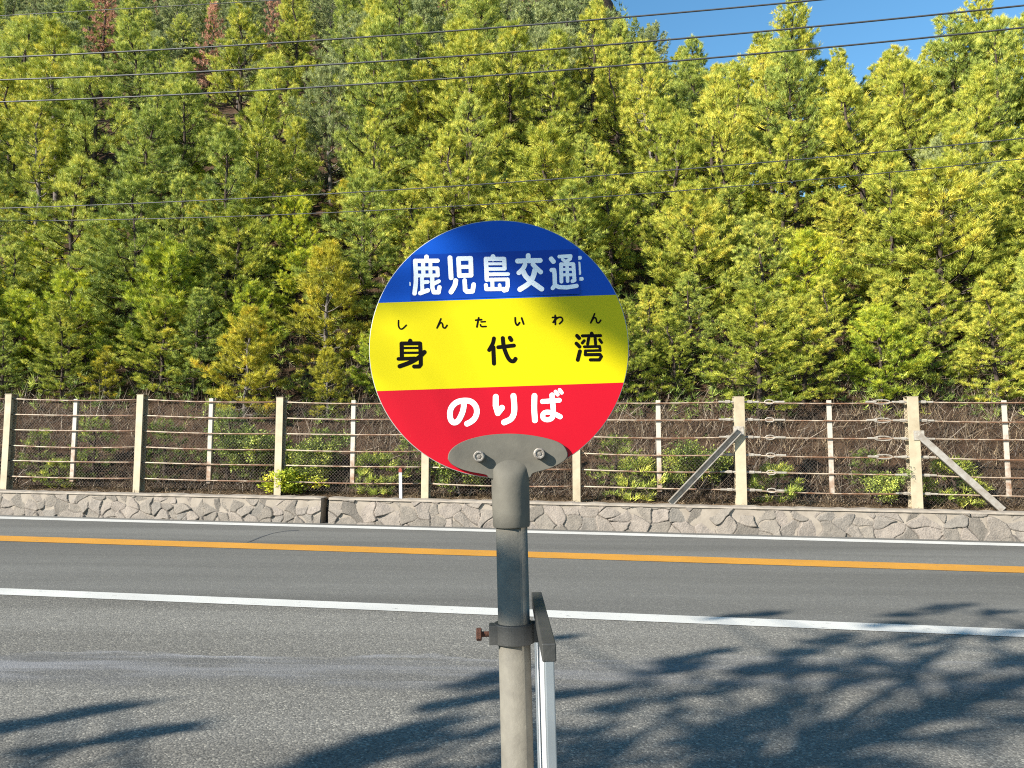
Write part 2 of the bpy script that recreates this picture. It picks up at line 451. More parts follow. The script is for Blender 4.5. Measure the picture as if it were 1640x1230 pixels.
# ------------------------------------------------------------------ stone retaining walls
def stone_wall(u0, u1, seed, label, cell=0.30):
    rs = np.random.RandomState(seed)
    step = 0.0115
    nu_, nz = int((u1 - u0) / step), 42
    U = np.linspace(u0, u1, nu_); Zs = np.linspace(0, Z_WT - 0.03, nz)
    # jittered seeds
    gx, gz = np.meshgrid(np.arange(u0 - cell, u1 + cell, cell), np.arange(-cell, Z_WT + cell, cell * 0.62))
    sx = (gx + rs.uniform(-.46, .46, gx.shape) * cell).ravel(); sz = (gz + rs.uniform(-.46, .46, gx.shape) * cell * .62).ravel()
    keep = rs.uniform(0, 1, sx.shape) > 0.12
    sx, sz = sx[keep], sz[keep]
    hgt = rs.uniform(0.0, 0.03, sx.shape); tx = rs.uniform(-.10, .10, sx.shape); tz = rs.uniform(-.12, .10, sx.shape); cl = rs.uniform(0, 1, sx.shape)
    uu, zz = np.meshgrid(U, Zs, indexing='ij')
    wu = uu + 0.030 * np.sin(zz * 17 + uu * 5) + 0.018 * np.sin(uu * 23 + 1); wz = zz + 0.022 * np.sin(uu * 13 + zz * 4)
    disp = np.zeros_like(uu); joint = np.zeros_like(uu); stone = np.zeros_like(uu)
    for i in range(nu_):
        m = np.abs(sx - U[i]) < 2.5 * cell
        ax, az = sx[m], sz[m]
        d = np.hypot(wu[i][:, None] - ax, wz[i][:, None] - az)
        o = np.argsort(d, axis=1)[:, :2]
        i1 = o[:, 0]; d1 = d[np.arange(nz), i1]; d2 = d[np.arange(nz), o[:, 1]]
        e = d2 - d1
        k = np.clip(e / 0.014, 0, 1)
        f = k * k * (3 - 2 * k)
        disp[i] = f * (0.008 + hgt[m][i1] * 0.55 + tx[m][i1] * (wu[i] - ax[i1]) * 1.6 + tz[m][i1] * (wz[i] - az[i1]) * 1.6)
        joint[i] = np.clip(1 - e / 0.013, 0, 1); stone[i] = cl[m][i1]
    jit = rs.uniform(-1, 1, disp.shape) * 0.0018
    vl = []
    P = np.zeros((nu_, nz, 3))
    lean = 0.06 * zz                                           # slight batter
    vfront = V_W + 0.062 + lean - disp + jit
    P[..., 0] = UX.x * uu + VX.x * vfront; P[..., 1] = UX.y * uu + VX.y * vfront; P[..., 2] = zz - G * uu
    P[:, 0, 2] -= 0.05
    idx = np.arange(nu_ * nz).reshape(nu_, nz)
    F = np.stack([idx[:-1, :-1], idx[1:, :-1], idx[1:, 1:], idx[:-1, 1:]], -1).reshape(-1, 4)
    root = empty('stone_wall', W((u0 + u1) / 2, V_W, 0))
    tag(root, label, 'stone wall', 'stone walls along the far side of the road')
    inv = -np.array(root.location)
    np_mesh('stone_face', P.reshape(-1, 3) + inv, F, M['stone'], parent=root, smooth=True, extra=[('stone', stone.ravel()), ('joint', joint.ravel())])
    mb = MB()                                                  # coping and the body behind it, ends included
    n = max(2, int((u1 - u0) / 0.12)); rr = random.Random(seed)
    vs = []; fs = []
    for i in range(n + 1):
        u = u0 + (u1 - u0) * i / n
        j = rr.uniform(-.008, .008); zt = Z_WT + rr.uniform(-.012, .006)
        for (v, z) in ((V_W + 0.07, -0.05), (V_W + 0.072, Z_WT - 0.05), (V_W + 0.045 + j, Z_WT - 0.035), (V_W + 0.055 + j, zt - .008), (V_W + 0.085 + j, zt), (V_W + 0.36, zt + .004), (V_W + 0.36, -0.05)):
            vs.append(W(u, v, z) - root.location)
    for i in range(n):
        for k in range(7): fs.append((i*7+k, (i+1)*7+k, (i+1)*7+(k+1) % 7, i*7+(k+1) % 7))
    fs += [tuple(range(7)), tuple(n*7 + k for k in range(6, -1, -1))]
    mb.add(vs, [tuple(reversed(f)) for f in fs])
    mb.build('coping', M['coping'], root)
    return root
ug0 = uv(hit_v(511, 830, V_W))[0]; ug1 = uv(hit_v(524, 830, V_W))[0]
stone_wall(-19, ug0, 3, 'grey rubble stone wall with dark joints, left of the narrow drain gap', 0.24)
stone_wall(ug1, 12.5, 8, 'longer pinkish grey rubble wall running on right of the drain gap', 0.31)
mb = MB(); gc = W((ug0 + ug1) / 2, V_W + 0.33, Z_WT / 2 - 0.1)  # added slab, coloured black to stand for the shade inside the gap
mb.box((0,0,0), ((ug1 - ug0) * 0.99, 0.05, Z_WT - 0.16), Matrix.Rotation(-TH, 3, 'Z'))
o = tag(mb.build('gap_shade_slab', simple('gap_shade_black', (0.02,0.018,0.016,1), 0.9, 0, (0.03,0.027,0.023,1), 9)), 'added black slab standing for the shade in the narrow gap between the stone walls', 'drain'); o.location = gc

# ------------------------------------------------------------------ rockfall fence
fence = empty('rockfall_fence', W(0, V_F, Z_WT))
tag(fence, 'cream steel post and cable rockfall fence standing on the stone walls', 'fence')
FL = fence.location
RZ = Matrix.Rotation(-TH, 3, 'Z')
post_px = [(-580, 622, 770), (-390, 626, 775), (-195, 629, 779), (10, 632, 783), (222, 633, 787), (447, 637, 792), (682, 637.5, 796), (924, 638, 801), (1187, 636, 808), (1467, 636, 815), (1765, 634, 823)]
posts = []
for i, (px, yt, yb) in enumerate(post_px):
    pb, pt = hit_v(px, yb, V_F), hit_v(px, yt, V_F)
    u, v = uv(pb)
    zt = pt.z; zb = pb.z - 0.12
    mb = MB()
    w = 0.13 if i not in (8, 9) else 0.17
    dpt = 0.15
    c = Vector((pb.x, pb.y, (zt + zb) / 2)); h = zt - zb
    for s in (-1, 1): mb.box(c + VX * (s * dpt / 2) - FL, (w, 0.014, h), RZ)
    mb.box(c - FL, (0.012, dpt - 0.014, h - 0.004), RZ)
    mb.box(c + Vector((0, 0, h / 2 + 0.004)) - FL, (w + 0.012, dpt + 0.026, 0.008), RZ)
    p = mb.build('post', M['post'], fence, bevel=0.003)
    posts.append((u, zb + 0.12 + G * u, zt + G * u, w))
frac = [0.045, 0.212, 0.375, 0.54, 0.70, 0.865]
def zrow(u, k):
    for a, b in zip(posts[:-1], posts[1:]):
        if a[0] <= u <= b[0]:
            t = (u - a[0]) / (b[0] - a[0])
            zb = a[1] + (b[1] - a[1]) * t; zt = a[2] + (b[2] - a[2]) * t
            return zt + (zb - zt) * frac[k]
    q = posts[0] if u < posts[0][0] else posts[-1]
    return q[2] + (q[1] - q[2]) * frac[k]
rr = random.Random(5)
V_C = V_F - 0.015
for k in range(6):
    for i in range(len(posts) - 1):
        ua, ub = posts[i][0] + posts[i][3] * 0.1, posts[i+1][0] - posts[i+1][3] * 0.1
        sag = rr.uniform(0.006, 0.03)
        pts = []
        for j in range(9):
            t = j / 8; u = ua + (ub - ua) * t
            pts.append(W(u, V_C, zrow(u, k) - sag * 4 * t * (1 - t)) - FL)
        mb = MB(); mb.tube(pts, 0.0125, 6)
        cb = mb.build('cable', M['cable'], fence, smooth=True)
        if i in (7, 8, 9):                                     # end fittings beside the two anchor posts
            for (uu_, dr) in (((ub - 0.05, -1),) if i == 7 else ((ua + 0.05, 1), (ub - 0.02, -1)) if i == 8 else ((ua + 0.05, 1),)):
                mb = MB(); q = lambda du, dz=0, dv=0: W(uu_ + dr * du, V_C - 0.003 + dv, zrow(uu_, k) + dz) - FL
                mb.tube([q(0), q(0.26)], 0.017, 6)
                mb.tube([q(0.07), q(0.15)], 0.026, 6)
                if i == 8 and (dr == 1 or k in (0, 1, 2, 3)):  # eye loop
                    mb.tube([q(0.42 + 0.07 * math.cos(a) * (1 if dr == 1 else 1.9), 0.034 * math.sin(a)) for a in [2 * math.pi * j / 14 for j in range(15)]], 0.010, 5)
                    mb.tube([q(0.5), q(0.66)], 0.018, 6)
                mb.build('cable_fitting', M['fitting'], cb)
for (px, yt, yb) in [(-95, 637, 768), (118, 639, 771), (336, 638, 774), (565, 641, 776), (800, 642, 782), (1055, 641, 787), (1330, 641, 789), (1612, 641, 798), (1900, 640, 805)]:
    pb, pt = hit_v(px, yb, V_F + 0.02), hit_v(px, yt, V_F + 0.02)
    mb = MB(); c = (pb + pt) / 2
    mb.box(c - FL, (0.075, 0.012, pt.z - pb.z), RZ)
    mb.box(c + VX * 0.03 - FL + UX * 0.033, (0.010, 0.05, pt.z - pb.z - 0.01), RZ)
    mb.build('stiffener_bar', M['stiffener'], fence)
for (p0, p1) in (((1183, 690), (1073, 806)), ((1472, 697), (1607, 817))):
    A = hit_v(*p0, V_F - 0.10); B = hit_v(*p1, V_F - 0.22)
    d = (B - A); L = d.length; rot = d.to_track_quat('Z', 'Y').to_matrix()
    mb = MB(); c = (A + B) / 2 - FL
    mb.box(c, (0.012, 0.10, L), rot); mb.box(c + rot @ Vector((0.035, 0.046, 0)), (0.07, 0.010, L), rot); mb.box(c + rot @ Vector((0.035, -0.046, 0)), (0.07, 0.010, L), rot)
    mb.build('brace', M['brace'], fence)
    mb = MB(); mb.box(A - FL - UX * 0.0 + VX * 0.01, (0.16, 0.014, 0.15), RZ)
    mb.build('brace_plate', M['fitting'], fence)
# chain link behind the cables
mb = MB(); V_N = V_F + 0.045; pitch = 0.062
u0, u1 = posts[0][0], posts[-1][0]
def net(u, t):
    z0 = zrow(u, 0); z1 = zrow(u, 5) - 0.16
    return W(u, V_N, z0 + (z1 - z0) * t) - FL
hN = 1.6
k = 0
u = u0 - hN
while u < u1:
    for s in (1, -1):
        ua = u if s == 1 else u + hN
        ub = ua + s * hN
        t0, t1 = 0.0, 1.0
        pa, pb = net(ua, 0), net(ub, 1)
        o_ = VX * (0.003 * s)
        w = 0.0019
        dirv = (pb - pa).normalized(); sd = dirv.cross(VX) * w
        mb.add([pa - sd + o_, pa + sd + o_, pb + sd + o_, pb - sd + o_, pa + VX * w * 2 + o_, pb + VX * w * 2 + o_], [(0,1,2,3), (1,4,5,2), (4,0,3,5)])
    u += pitch
mb.build('chain_link_net', M['mesh_wire'], fence)

# marker stake on the wall
P0 = hit_v(642, 798, V_W + 0.33); P1 = hit_v(642, 751, V_W + 0.33)
st = empty('marker_stake', P0); st.rotation_euler = (0, R(-1.5), 0)
tag(st, 'slim white marker stake with red tip, standing in front of the fence', 'marker stake')
h = P1.z - P0.z
mb = MB(); mb.box((0, 0, (h - .06) / 2 - .02), (0.052, 0.052, h - .02)); mb.build('stake_post', M['paper'], st, bevel=0.004)
mb = MB(); mb.box((0, 0, h - 0.03), (0.056, 0.056, 0.06)); mb.box((0, 0, h + 0.008), (0.036, 0.036, 0.02)); mb.build('red_tip', simple('faded_red_tip', (0.45,0.10,0.055,1), 0.6), st, bevel=0.004)

# ------------------------------------------------------------------ overhead wires
wires = [
    ([(0, 27), (150, 14), (430, 2)], 'topmost thin wire, crossing only the upper left corner of the trees', 0.007),
    ([(0, 92), (275, 79), (550, 62), (820, 42), (1090, 20), (1300, 1)], 'uppermost of the three bold wires, cutting across the blue sky to the top edge', 0.0155),
    ([(0, 128), (275, 117), (550, 103), (820, 83), (1090, 62), (1370, 36), (1640, 9)], 'middle of the three bold overhead wires crossing the upper trees', 0.0155),
    ([(0, 163), (275, 153), (550, 137), (820, 118), (1090, 97), (1370, 72), (1640, 44)], 'lowest of the three bold overhead wires crossing the upper trees', 0.0155),
    ([(0, 334), (150, 328), (330, 321), (660, 303), (1000, 277), (1290, 256), (1640, 221)], 'dark wire just above the lowest one, strung before the pines over the round sign', 0.0095),
    ([(0, 354), (230, 351), (550, 338), (820, 328), (1170, 297), (1370, 281), (1640, 255)], 'lowest overhead wire, passing close above the top of the round sign', 0.008)]
for wi, (pts, lab, r) in enumerate(wires):
    v = V_F + (0.2 if wi < 4 else 0.35) + 0.25 * (wi % 2)
    U_, Z_ = [], []
    for p in pts:
        q = hit_v(*p, v); u, _ = uv(q); U_.append(u); Z_.append(q.z)
    cf = np.polyfit(U_, Z_, 1 if wi == 0 else 2)
    if wi: cf[0] = max(cf[0], 0.0002)
    P = [Vector((W(u, v).x, W(u, v).y, float(np.polyval(cf, u)))) for u in np.linspace(-24, 20, 45)]
    mb = MB(); mb.tube(P, r, 6)
    tag(mb.build('overhead_wire', M['power_wire'], smooth=True), lab, 'wire', 'overhead wires above the fence')
# ------------------------------------------------------------------ trees: builders
def unit(rs, n):
    a = rs.normal(size=(n, 3)); return a / np.linalg.norm(a, axis=1, keepdims=True)
def needles(rs, c, d, t, per, ln, wd, spread=0.85):
    """tufts of needle blades: c centres, d directions, t tint per tuft -> triangles"""
    n = len(c); N = n * per
    ax = np.repeat(d, per, 0) + spread * unit(rs, N)
    ax /= np.linalg.norm(ax, axis=1, keepdims=True)
    nn = np.repeat(d, per, 0) * .8 + unit(rs, N) * .75
    side = np.cross(ax, nn); side /= np.linalg.norm(side, axis=1, keepdims=True) + 1e-9
    L = (ln * rs.uniform(.65, 1.2, N))[:, None]; w = (wd * rs.uniform(.7, 1.2, N))[:, None]
    o = np.repeat(c, per, 0) + unit(rs, N) * ln * 0.22
    V = np.stack([o - side * w * .5, o + side * w * .5, o + ax * L], 1).reshape(-1, 3)
    tt = np.clip(np.repeat(t, per) + rs.normal(0, .07, N), 0, 1)
    return V, np.repeat(tt, 3)
def leaves(rs, c, d, t, per, ln, wd, spread=1.0):
    n = len(c); N = n * per
    ax = np.repeat(d, per, 0) * .6 + spread * unit(rs, N)
    ax /= np.linalg.norm(ax, axis=1, keepdims=True)
    side = np.cross(ax, unit(rs, N)); side /= np.linalg.norm(side, axis=1, keepdims=True) + 1e-9
    L = (ln * rs.uniform(.6, 1.25, N))[:, None]; w = (wd * rs.uniform(.7, 1.2, N))[:, None]
    o = np.repeat(c, per, 0) + unit(rs, N) * ln * rs.uniform(.2, 1.3, N)[:, None]
    V = np.stack([o, o + ax * L * .5 + side * w * .5, o + ax * L, o + ax * L * .5 - side * w * .5], 1)
    V = V[:, [0, 1, 3, 1, 2, 3]].reshape(-1, 3)
    tt = np.clip(np.repeat(t, per) + rs.normal(0, .07, N), 0, 1)
    return V, np.repeat(tt, 6)
def tri_obj(name, V, T, mat, parent):
    return np_mesh(name, V, np.arange(len(V)).reshape(-1, 3), mat, tint=T, parent=parent)

def make_pine(seed, H, spread, bare, mat, bark, dens=1.0, tint0=0.45, per=22, ln=0.15, wd=0.0125, flat=0.25, yellow=0.0, kind='pine_tree'):
    rs = np.random.RandomState(seed)
    root = empty(kind)
    wood = MB()
    nz = 9
    bend = rs.normal(0, .035 * H, (2,)); wob = rs.normal(0, .012 * H, (nz + 1, 2))
    def trunk(t):
        i = min(int(t * nz), nz - 1); f = t * nz - i
        w = wob[i] * (1 - f) + wob[i + 1] * f
        return np.array([bend[0] * t * t + w[0] * t, bend[1] * t * t + w[1] * t, H * t])
    r0 = 0.0115 * H + 0.02
    wood.tube([trunk(t) - (np.array([0, 0, .4]) if t == 0 else 0) for t in np.linspace(0, 1, nz + 1)], [r0 * (1 - t) ** .8 + .008 for t in np.linspace(0, 1, nz + 1)], 7)
    C, D, T = [], [], []
    z = bare * H; az0 = rs.uniform(0, 6.28)
    while z < H * .985:
        t = (z - bare * H) / (H * (1 - bare))
        nb = rs.randint(3, 6)
        az0 += 1.1
        for b in range(nb):
            az = az0 + b * 6.283 / nb + rs.normal(0, .35)
            Lb = spread * (min(1, .45 + 2.2 * t) * (1 - t) ** .85 + .08) * rs.uniform(.55, 1.25)
            el = R(-4 + 50 * t ** 1.3) + rs.normal(0, .13)
            base = trunk(z / H); pts = []
            hd = np.array([math.cos(az), math.sin(az), 0]); sdv = np.array([-hd[1], hd[0], 0])
            sw = rs.normal(0, .16)
            for k in range(5):
                q = k / 4
                pts.append(base + hd * Lb * q * math.cos(el) + sdv * sw * Lb * q * q + np.array([0, 0, Lb * (math.sin(el) * q + flat * q * q - .05 * math.sin(q * 3.14))]))
            wood.tube(pts, [max(.006, r0 * .36 * (1 - z / H) + .006) * (1 - .75 * k / 4) for k in range(5)], 4, cap=False)
            btint = tint0 + rs.normal(0, .10) + yellow * (t - .4)
            ntw = max(3, int(dens * (5 + 9 * Lb)))
            for k in range(ntw):
                q = rs.uniform(.28, 1.0) ** .8
                i = min(int(q * 4), 3); f = q * 4 - i
                p = pts[i] * (1 - f) + pts[i + 1] * f
                side = rs.choice([-1, 1]); tl = (.34 * Lb * (1.08 - q) + .10) * rs.uniform(.4, 1.1)
                dirn = hd * .75 + sdv * side * rs.uniform(.35, 1.1) + np.array([0, 0, rs.uniform(.05, .5)])
                dirn /= np.linalg.norm(dirn)
                e = p + dirn * tl
                if k % 3 == 0 and tl > .2: wood.tube([p, e], [.006, .004], 3, cap=False)
                up = dirn * .7 + np.array([0, 0, .75]); up /= np.linalg.norm(up)
                for c in ((e, p * .45 + e * .55) if tl > .22 else (e,)):
                    C.append(c + rs.normal(0, .03, 3)); D.append(up); T.append(btint + .26 * (q - .65) + rs.normal(0, .15))
            C.append(pts[-1]); D.append(np.array([hd[0] * .5, hd[1] * .5, .8])); T.append(btint + .14)
        z += rs.uniform(.22, .40) * (1.0 if t < .7 else .7) * (H / 6) ** .4
    for k in range(4):
        C.append(trunk(1 - .03 * k)); D.append(np.array([rs.normal(0, .3), rs.normal(0, .3), 1])); T.append(tint0 + .15)
    V, TT = needles(rs, np.array(C), np.array(D), np.array(T), per, ln, wd, 0.72)
    wood.build('trunk', bark, root, smooth=True)
    tri_obj('crown', V, TT, mat, root)
    return root

def make_broad(seed, H, spread, mat, bark, dens=1.0, tint0=0.45, ln=0.085, wd=0.05, per=9, base=0.18, kind='broadleaf_tree', stems=1):
    rs = np.random.RandomState(seed)
    root = empty(kind); wood = MB(); C, D, T = [], [], []
    def grow(p, d, L, r, lev, tint):
        n = 4; pts = [p]
        for k in range(n):
            d = d + rs.normal(0, .14, 3) + np.array([0, 0, .05]); d = d / np.linalg.norm(d)
            pts.append(pts[-1] + d * L / n)
        wood.tube(pts, [r * (1 - .55 * k / n) for k in range(n + 1)], 5 if lev < 2 else 3, cap=False)
        if lev >= 1:
            for q in rs.uniform(.25, 1, max(2, int(dens * (3 if lev == 1 else 6)))):
                i = min(int(q * n), n - 1); c = pts[i] + (pts[i+1] - pts[i]) * (q * n - i)
                C.append(c + rs.normal(0, .07, 3)); o = np.array([d[0], d[1], .6]); D.append(o / np.linalg.norm(o)); T.append(tint + rs.normal(0, .10))
        if lev < 3:
            nb = rs.randint(4, 7) if lev == 0 else rs.randint(3, 5)
            for b in range(nb):
                q = rs.uniform(.35, 1.0); i = min(int(q * n), n - 1); c = pts[i] + (pts[i+1] - pts[i]) * (q * n - i)
                az = rs.uniform(0, 6.28); dd = d * .55 + np.array([math.cos(az), math.sin(az), rs.uniform(-.05, .6)]) * .8
                dd /= np.linalg.norm(dd)
                grow(c, dd, L * rs.uniform(.45, .72), r * .5, lev + 1, tint + rs.normal(0, .10))
    for s in range(stems):
        a = rs.uniform(0, 6.28); lean = .10 if stems == 1 else .45
        grow(np.array([rs.normal(0, .04), rs.normal(0, .04), -.2]), np.array([math.cos(a) * lean, math.sin(a) * lean, 1.0]), H * .58, .013 * H + .012, 0, tint0)
    C = np.array(C); C[:, 2] = np.maximum(C[:, 2], base * H * rs.uniform(.5, 1, len(C)))
    sc_ = np.array([spread / max(.1, np.percentile(np.hypot(C[:, 0], C[:, 1]), 92)), 0, 0])[0]
    V, TT = leaves(rs, C, np.array(D), np.array(T), per, ln, wd)
    k = np.array([sc_, sc_, H / max(.1, C[:, 2].max() + .1)])
    V = V * k
    wood.v = [tuple(np.array(p) * k) for p in wood.v]
    wood.build('trunk' if stems == 1 else 'stems', bark, root, smooth=True)
    tri_obj('crown', V, TT, mat, root)
    return root

PROTO = {}
def proto(key, o, hue, shape):
    PROTO[key] = (o, hue, shape)
    return o
NY, NG, ND, NX = M['needle_yellow'], M['needle_green'], M['needle_dull'], M['needle_dead']
protos = {
 'py0': (make_pine(11, 6.0, 1.6, .07, NY, M['bark'], 1.9, .50, yellow=.12), 'yellow-green pine'),
 'py1': (make_pine(12, 6.6, 1.4, .10, NY, M['bark_pale'], 1.8, .56, yellow=.15), 'slim golden pine'),
 'py2': (make_pine(13, 5.4, 1.85, .06, NY, M['bark'], 1.9, .44, yellow=.1), 'wide yellow-green pine'),
 'pL0': (make_pine(81, 9.5, 2.4, .12, NY, M['bark'], 1.9, .52, yellow=.12), 'big yellow-green pine'),
 'pL1': (make_pine(82, 9.0, 2.1, .14, NY, M['bark_pale'], 1.9, .55, yellow=.12), 'big golden pine'),
 'pg0': (make_pine(21, 6.2, 1.6, .08, NG, M['bark'], 1.8, .58, yellow=.15), 'olive green pine'),
 'pg1': (make_pine(22, 6.8, 1.9, .3, NG, M['bark'], 1.8, .53, yellow=.15), 'bare-trunked tall olive pine'),
 'pd0': (make_pine(31, 6.4, 2.0, .22, ND, M['bark'], 1.7, .52, per=14, ln=.16, wd=.024), 'dull green pine'),
 'pd1': (make_pine(32, 5.6, 2.2, .18, ND, M['bark_pale'], 1.7, .60, per=14, ln=.16, wd=.024), 'wide dull green pine'),
 'px0': (make_pine(41, 6.6, 1.25, .15, NX, M['bark'], .8, .55, per=11, ln=.17, wd=.024), 'dead rust-brown pine'),
 'bl0': (make_pine(51, 4.2, 1.7, .05, M['leaf_bright'], M['bark'], 2.0, .56, flat=.35, yellow=.15), 'bright green bushy pine'),
 'bl1': (make_pine(52, 3.8, 1.5, .06, M['leaf_orange'], M['bark_pale'], 2.0, .36, yellow=.2), 'orange-tinged young pine'),
 'bl2': (make_pine(53, 5.2, 2.1, .07, ND, M['bark_pale'], 1.8, .62, flat=.4), 'rounded mid green pine'),
 'sh0': (make_broad(61, 1.0, .62, M['leaf_bright'], M['bark'], 1.0, .50, ln=.07, wd=.042, per=7, kind='bush', stems=3, base=.1), 'bright green bush'),
 'sh1': (make_broad(62, 1.35, .55, M['needle_green'], M['bark_pale'], .9, .50, ln=.06, wd=.03, per=7, kind='bush', stems=3, base=.1), 'leggy olive bush'),
 'sp0': (make_pine(71, 1.5, .62, .08, NG, M['bark'], 1.2, .36, per=12, ln=.10, wd=.010, kind='pine_sapling'), 'young bright pine sapling'),
 'sp1': (make_pine(72, .75, .55, .05, NG, M['bark'], 1.4, .55, per=12, ln=.12, wd=.016, kind='pine_sapling'), 'low fresh green pine seedling'),
}
HTS = {'py0':6.0,'py1':6.6,'py2':5.4,'pg0':6.2,'pg1':6.8,'pd0':6.4,'pd1':5.6,'px0':6.6,'bl0':4.2,'bl1':3.8,'bl2':5.2}
for k, (o, h) in protos.items(): o['_used'] = 0
placed = []          # (object, key, u, v, scale, hero label)
def place(key, u, v, s, rz, label=None, sxy=1.0, z=None, tilt=(0, 0)):
    src = protos[key][0]
    if src['_used'] == 0: o = src; src['_used'] = 1
    else:
        o = copy_tree(src)
    p = W(u, v, hill(u, v) if z is None else z)
    o.location = p; o.rotation_euler = (tilt[0], tilt[1], rz); o.scale = (s * sxy, s * sxy, s)
    placed.append([o, key, u, v, s, label])
    return o
def slope_hit(px, py):
    """first point of the hillside met by the ray through a photo pixel"""
    d = ray(px, py); t = V_F / d.dot(VX)
    while t < 160:
        p = CO + d * t; u, v = uv(p)
        if p.z + G * u < hill(u, v): return u, v
        t += 0.15
    return u, v
rt = random.Random(77)
def hero(key, px, pyb, pyt, label, sxy=1.0, tilt=(0, 0), dmin=None):
    u, v = slope_hit(px, pyb)
    b = W(u, v, hill(u, v)); top = hit_v(px, pyt, v)
    H0 = {'bl0':4.2,'bl1':3.8,'pL0':9.5,'pL1':9.0,'py0':6.0,'py1':6.6,'py2':5.4,'pg0':6.2,'pg1':6.8,'pd0':6.4,'pd1':5.6,'px0':6.6,'bl2':5.2,'sh0':1.0,'sh1':1.35,'sp0':1.5,'sp1':.75}[key]
    s = (top.z - b.z) / H0
    return place(key, u, v, s, rt.uniform(0, 6.28), label, sxy, tilt=tilt)
# trees that stand out in the photograph: kind, foot and tip in photo pixels
hero('pg1', 148, 405, 95, 'tall pine with yellow tip and dark bare trunk, standing left above the lowest wire', 1.15)
hero('pL0', 1262, 330, 0, 'tallest yellow-green pine on the skyline, its tip reaching the top wire', 1.05)
hero('pL0', 1568, 300, -8, 'broad pine at the right skyline with open upper branches against blue sky', .95)
hero('pL1', 1440, 360, 88, 'golden pine beside the V-shaped notch of blue sky', 1.1)
hero('pL1', 1340, 330, 80, 'yellow-green pine left of the V-shaped notch of blue sky', .9)
hero('pg0', 1110, 260, 62, 'pine on the skyline where the far hillside meets the blue sky', 1.0)
hero('px0', 160, 150, -30, 'taller dead rust-brown pine at the top left, under the uppermost wires', 1.0)
hero('px0', 335, 165, 5, 'shorter dead rust-brown pine to the right of the taller dead one', .9)
hero('px0', 437, 100, -30, 'faded brown dying pine high on the slope by the upper frame edge', .8)
hero('pg1', 945, 370, 215, 'olive pine with dark bare trunk just right of and above the round sign', 1.2)
hero('pL1', 1570, 540, 190, 'big golden pine with pale trunk before the rocks at the right edge', 1.1)
hero('py2', 1610, 585, 420, 'low spreading golden pine at the right end behind the fence', 1.0)
hero('bl1', 520, 600, 400, 'orange-tinged pine reaching over the fence left of the round sign', 1.2)
hero('bl0', 400, 600, 455, 'bright green bushy pine behind the third fence post', 1.1)
hero('bl0', 110, 605, 440, 'bright green bushy pine at the left, overhanging the first bay', 1.3)
hero('bl0', 265, 605, 395, 'bright yellow-green bushy pine above the second fence post', 1.25)
hero('bl0', 20, 605, 470, 'bright green bushy pine cut by the left frame edge', 1.2)
hero('py2', 1040, 600, 460, 'low yellow-green pine just right of the round sign, above the fence', 1.1)
hero('py2', 1210, 600, 480, 'low yellow-green pine above the leftmost braced post', 1.2)
hero('py0', 1330, 600, 440, 'young yellow-green pine between the two braced posts', 1.1)
hero('py0', 460, 400, 190, 'bright golden-topped pine up the slope over the third post', 1.05)
hero('pg0', 300, 350, 140, 'feathery pale green pine with fanned branches left of the sign', 1.3)
CLEAR = [(160, 46, 85, placed[6][3]), (335, 42, 105, placed[7][3]), (437, 28, 45, placed[8][3]), (148, 30, 330, placed[0][3]), (945, 24, 330, placed[9][3])]
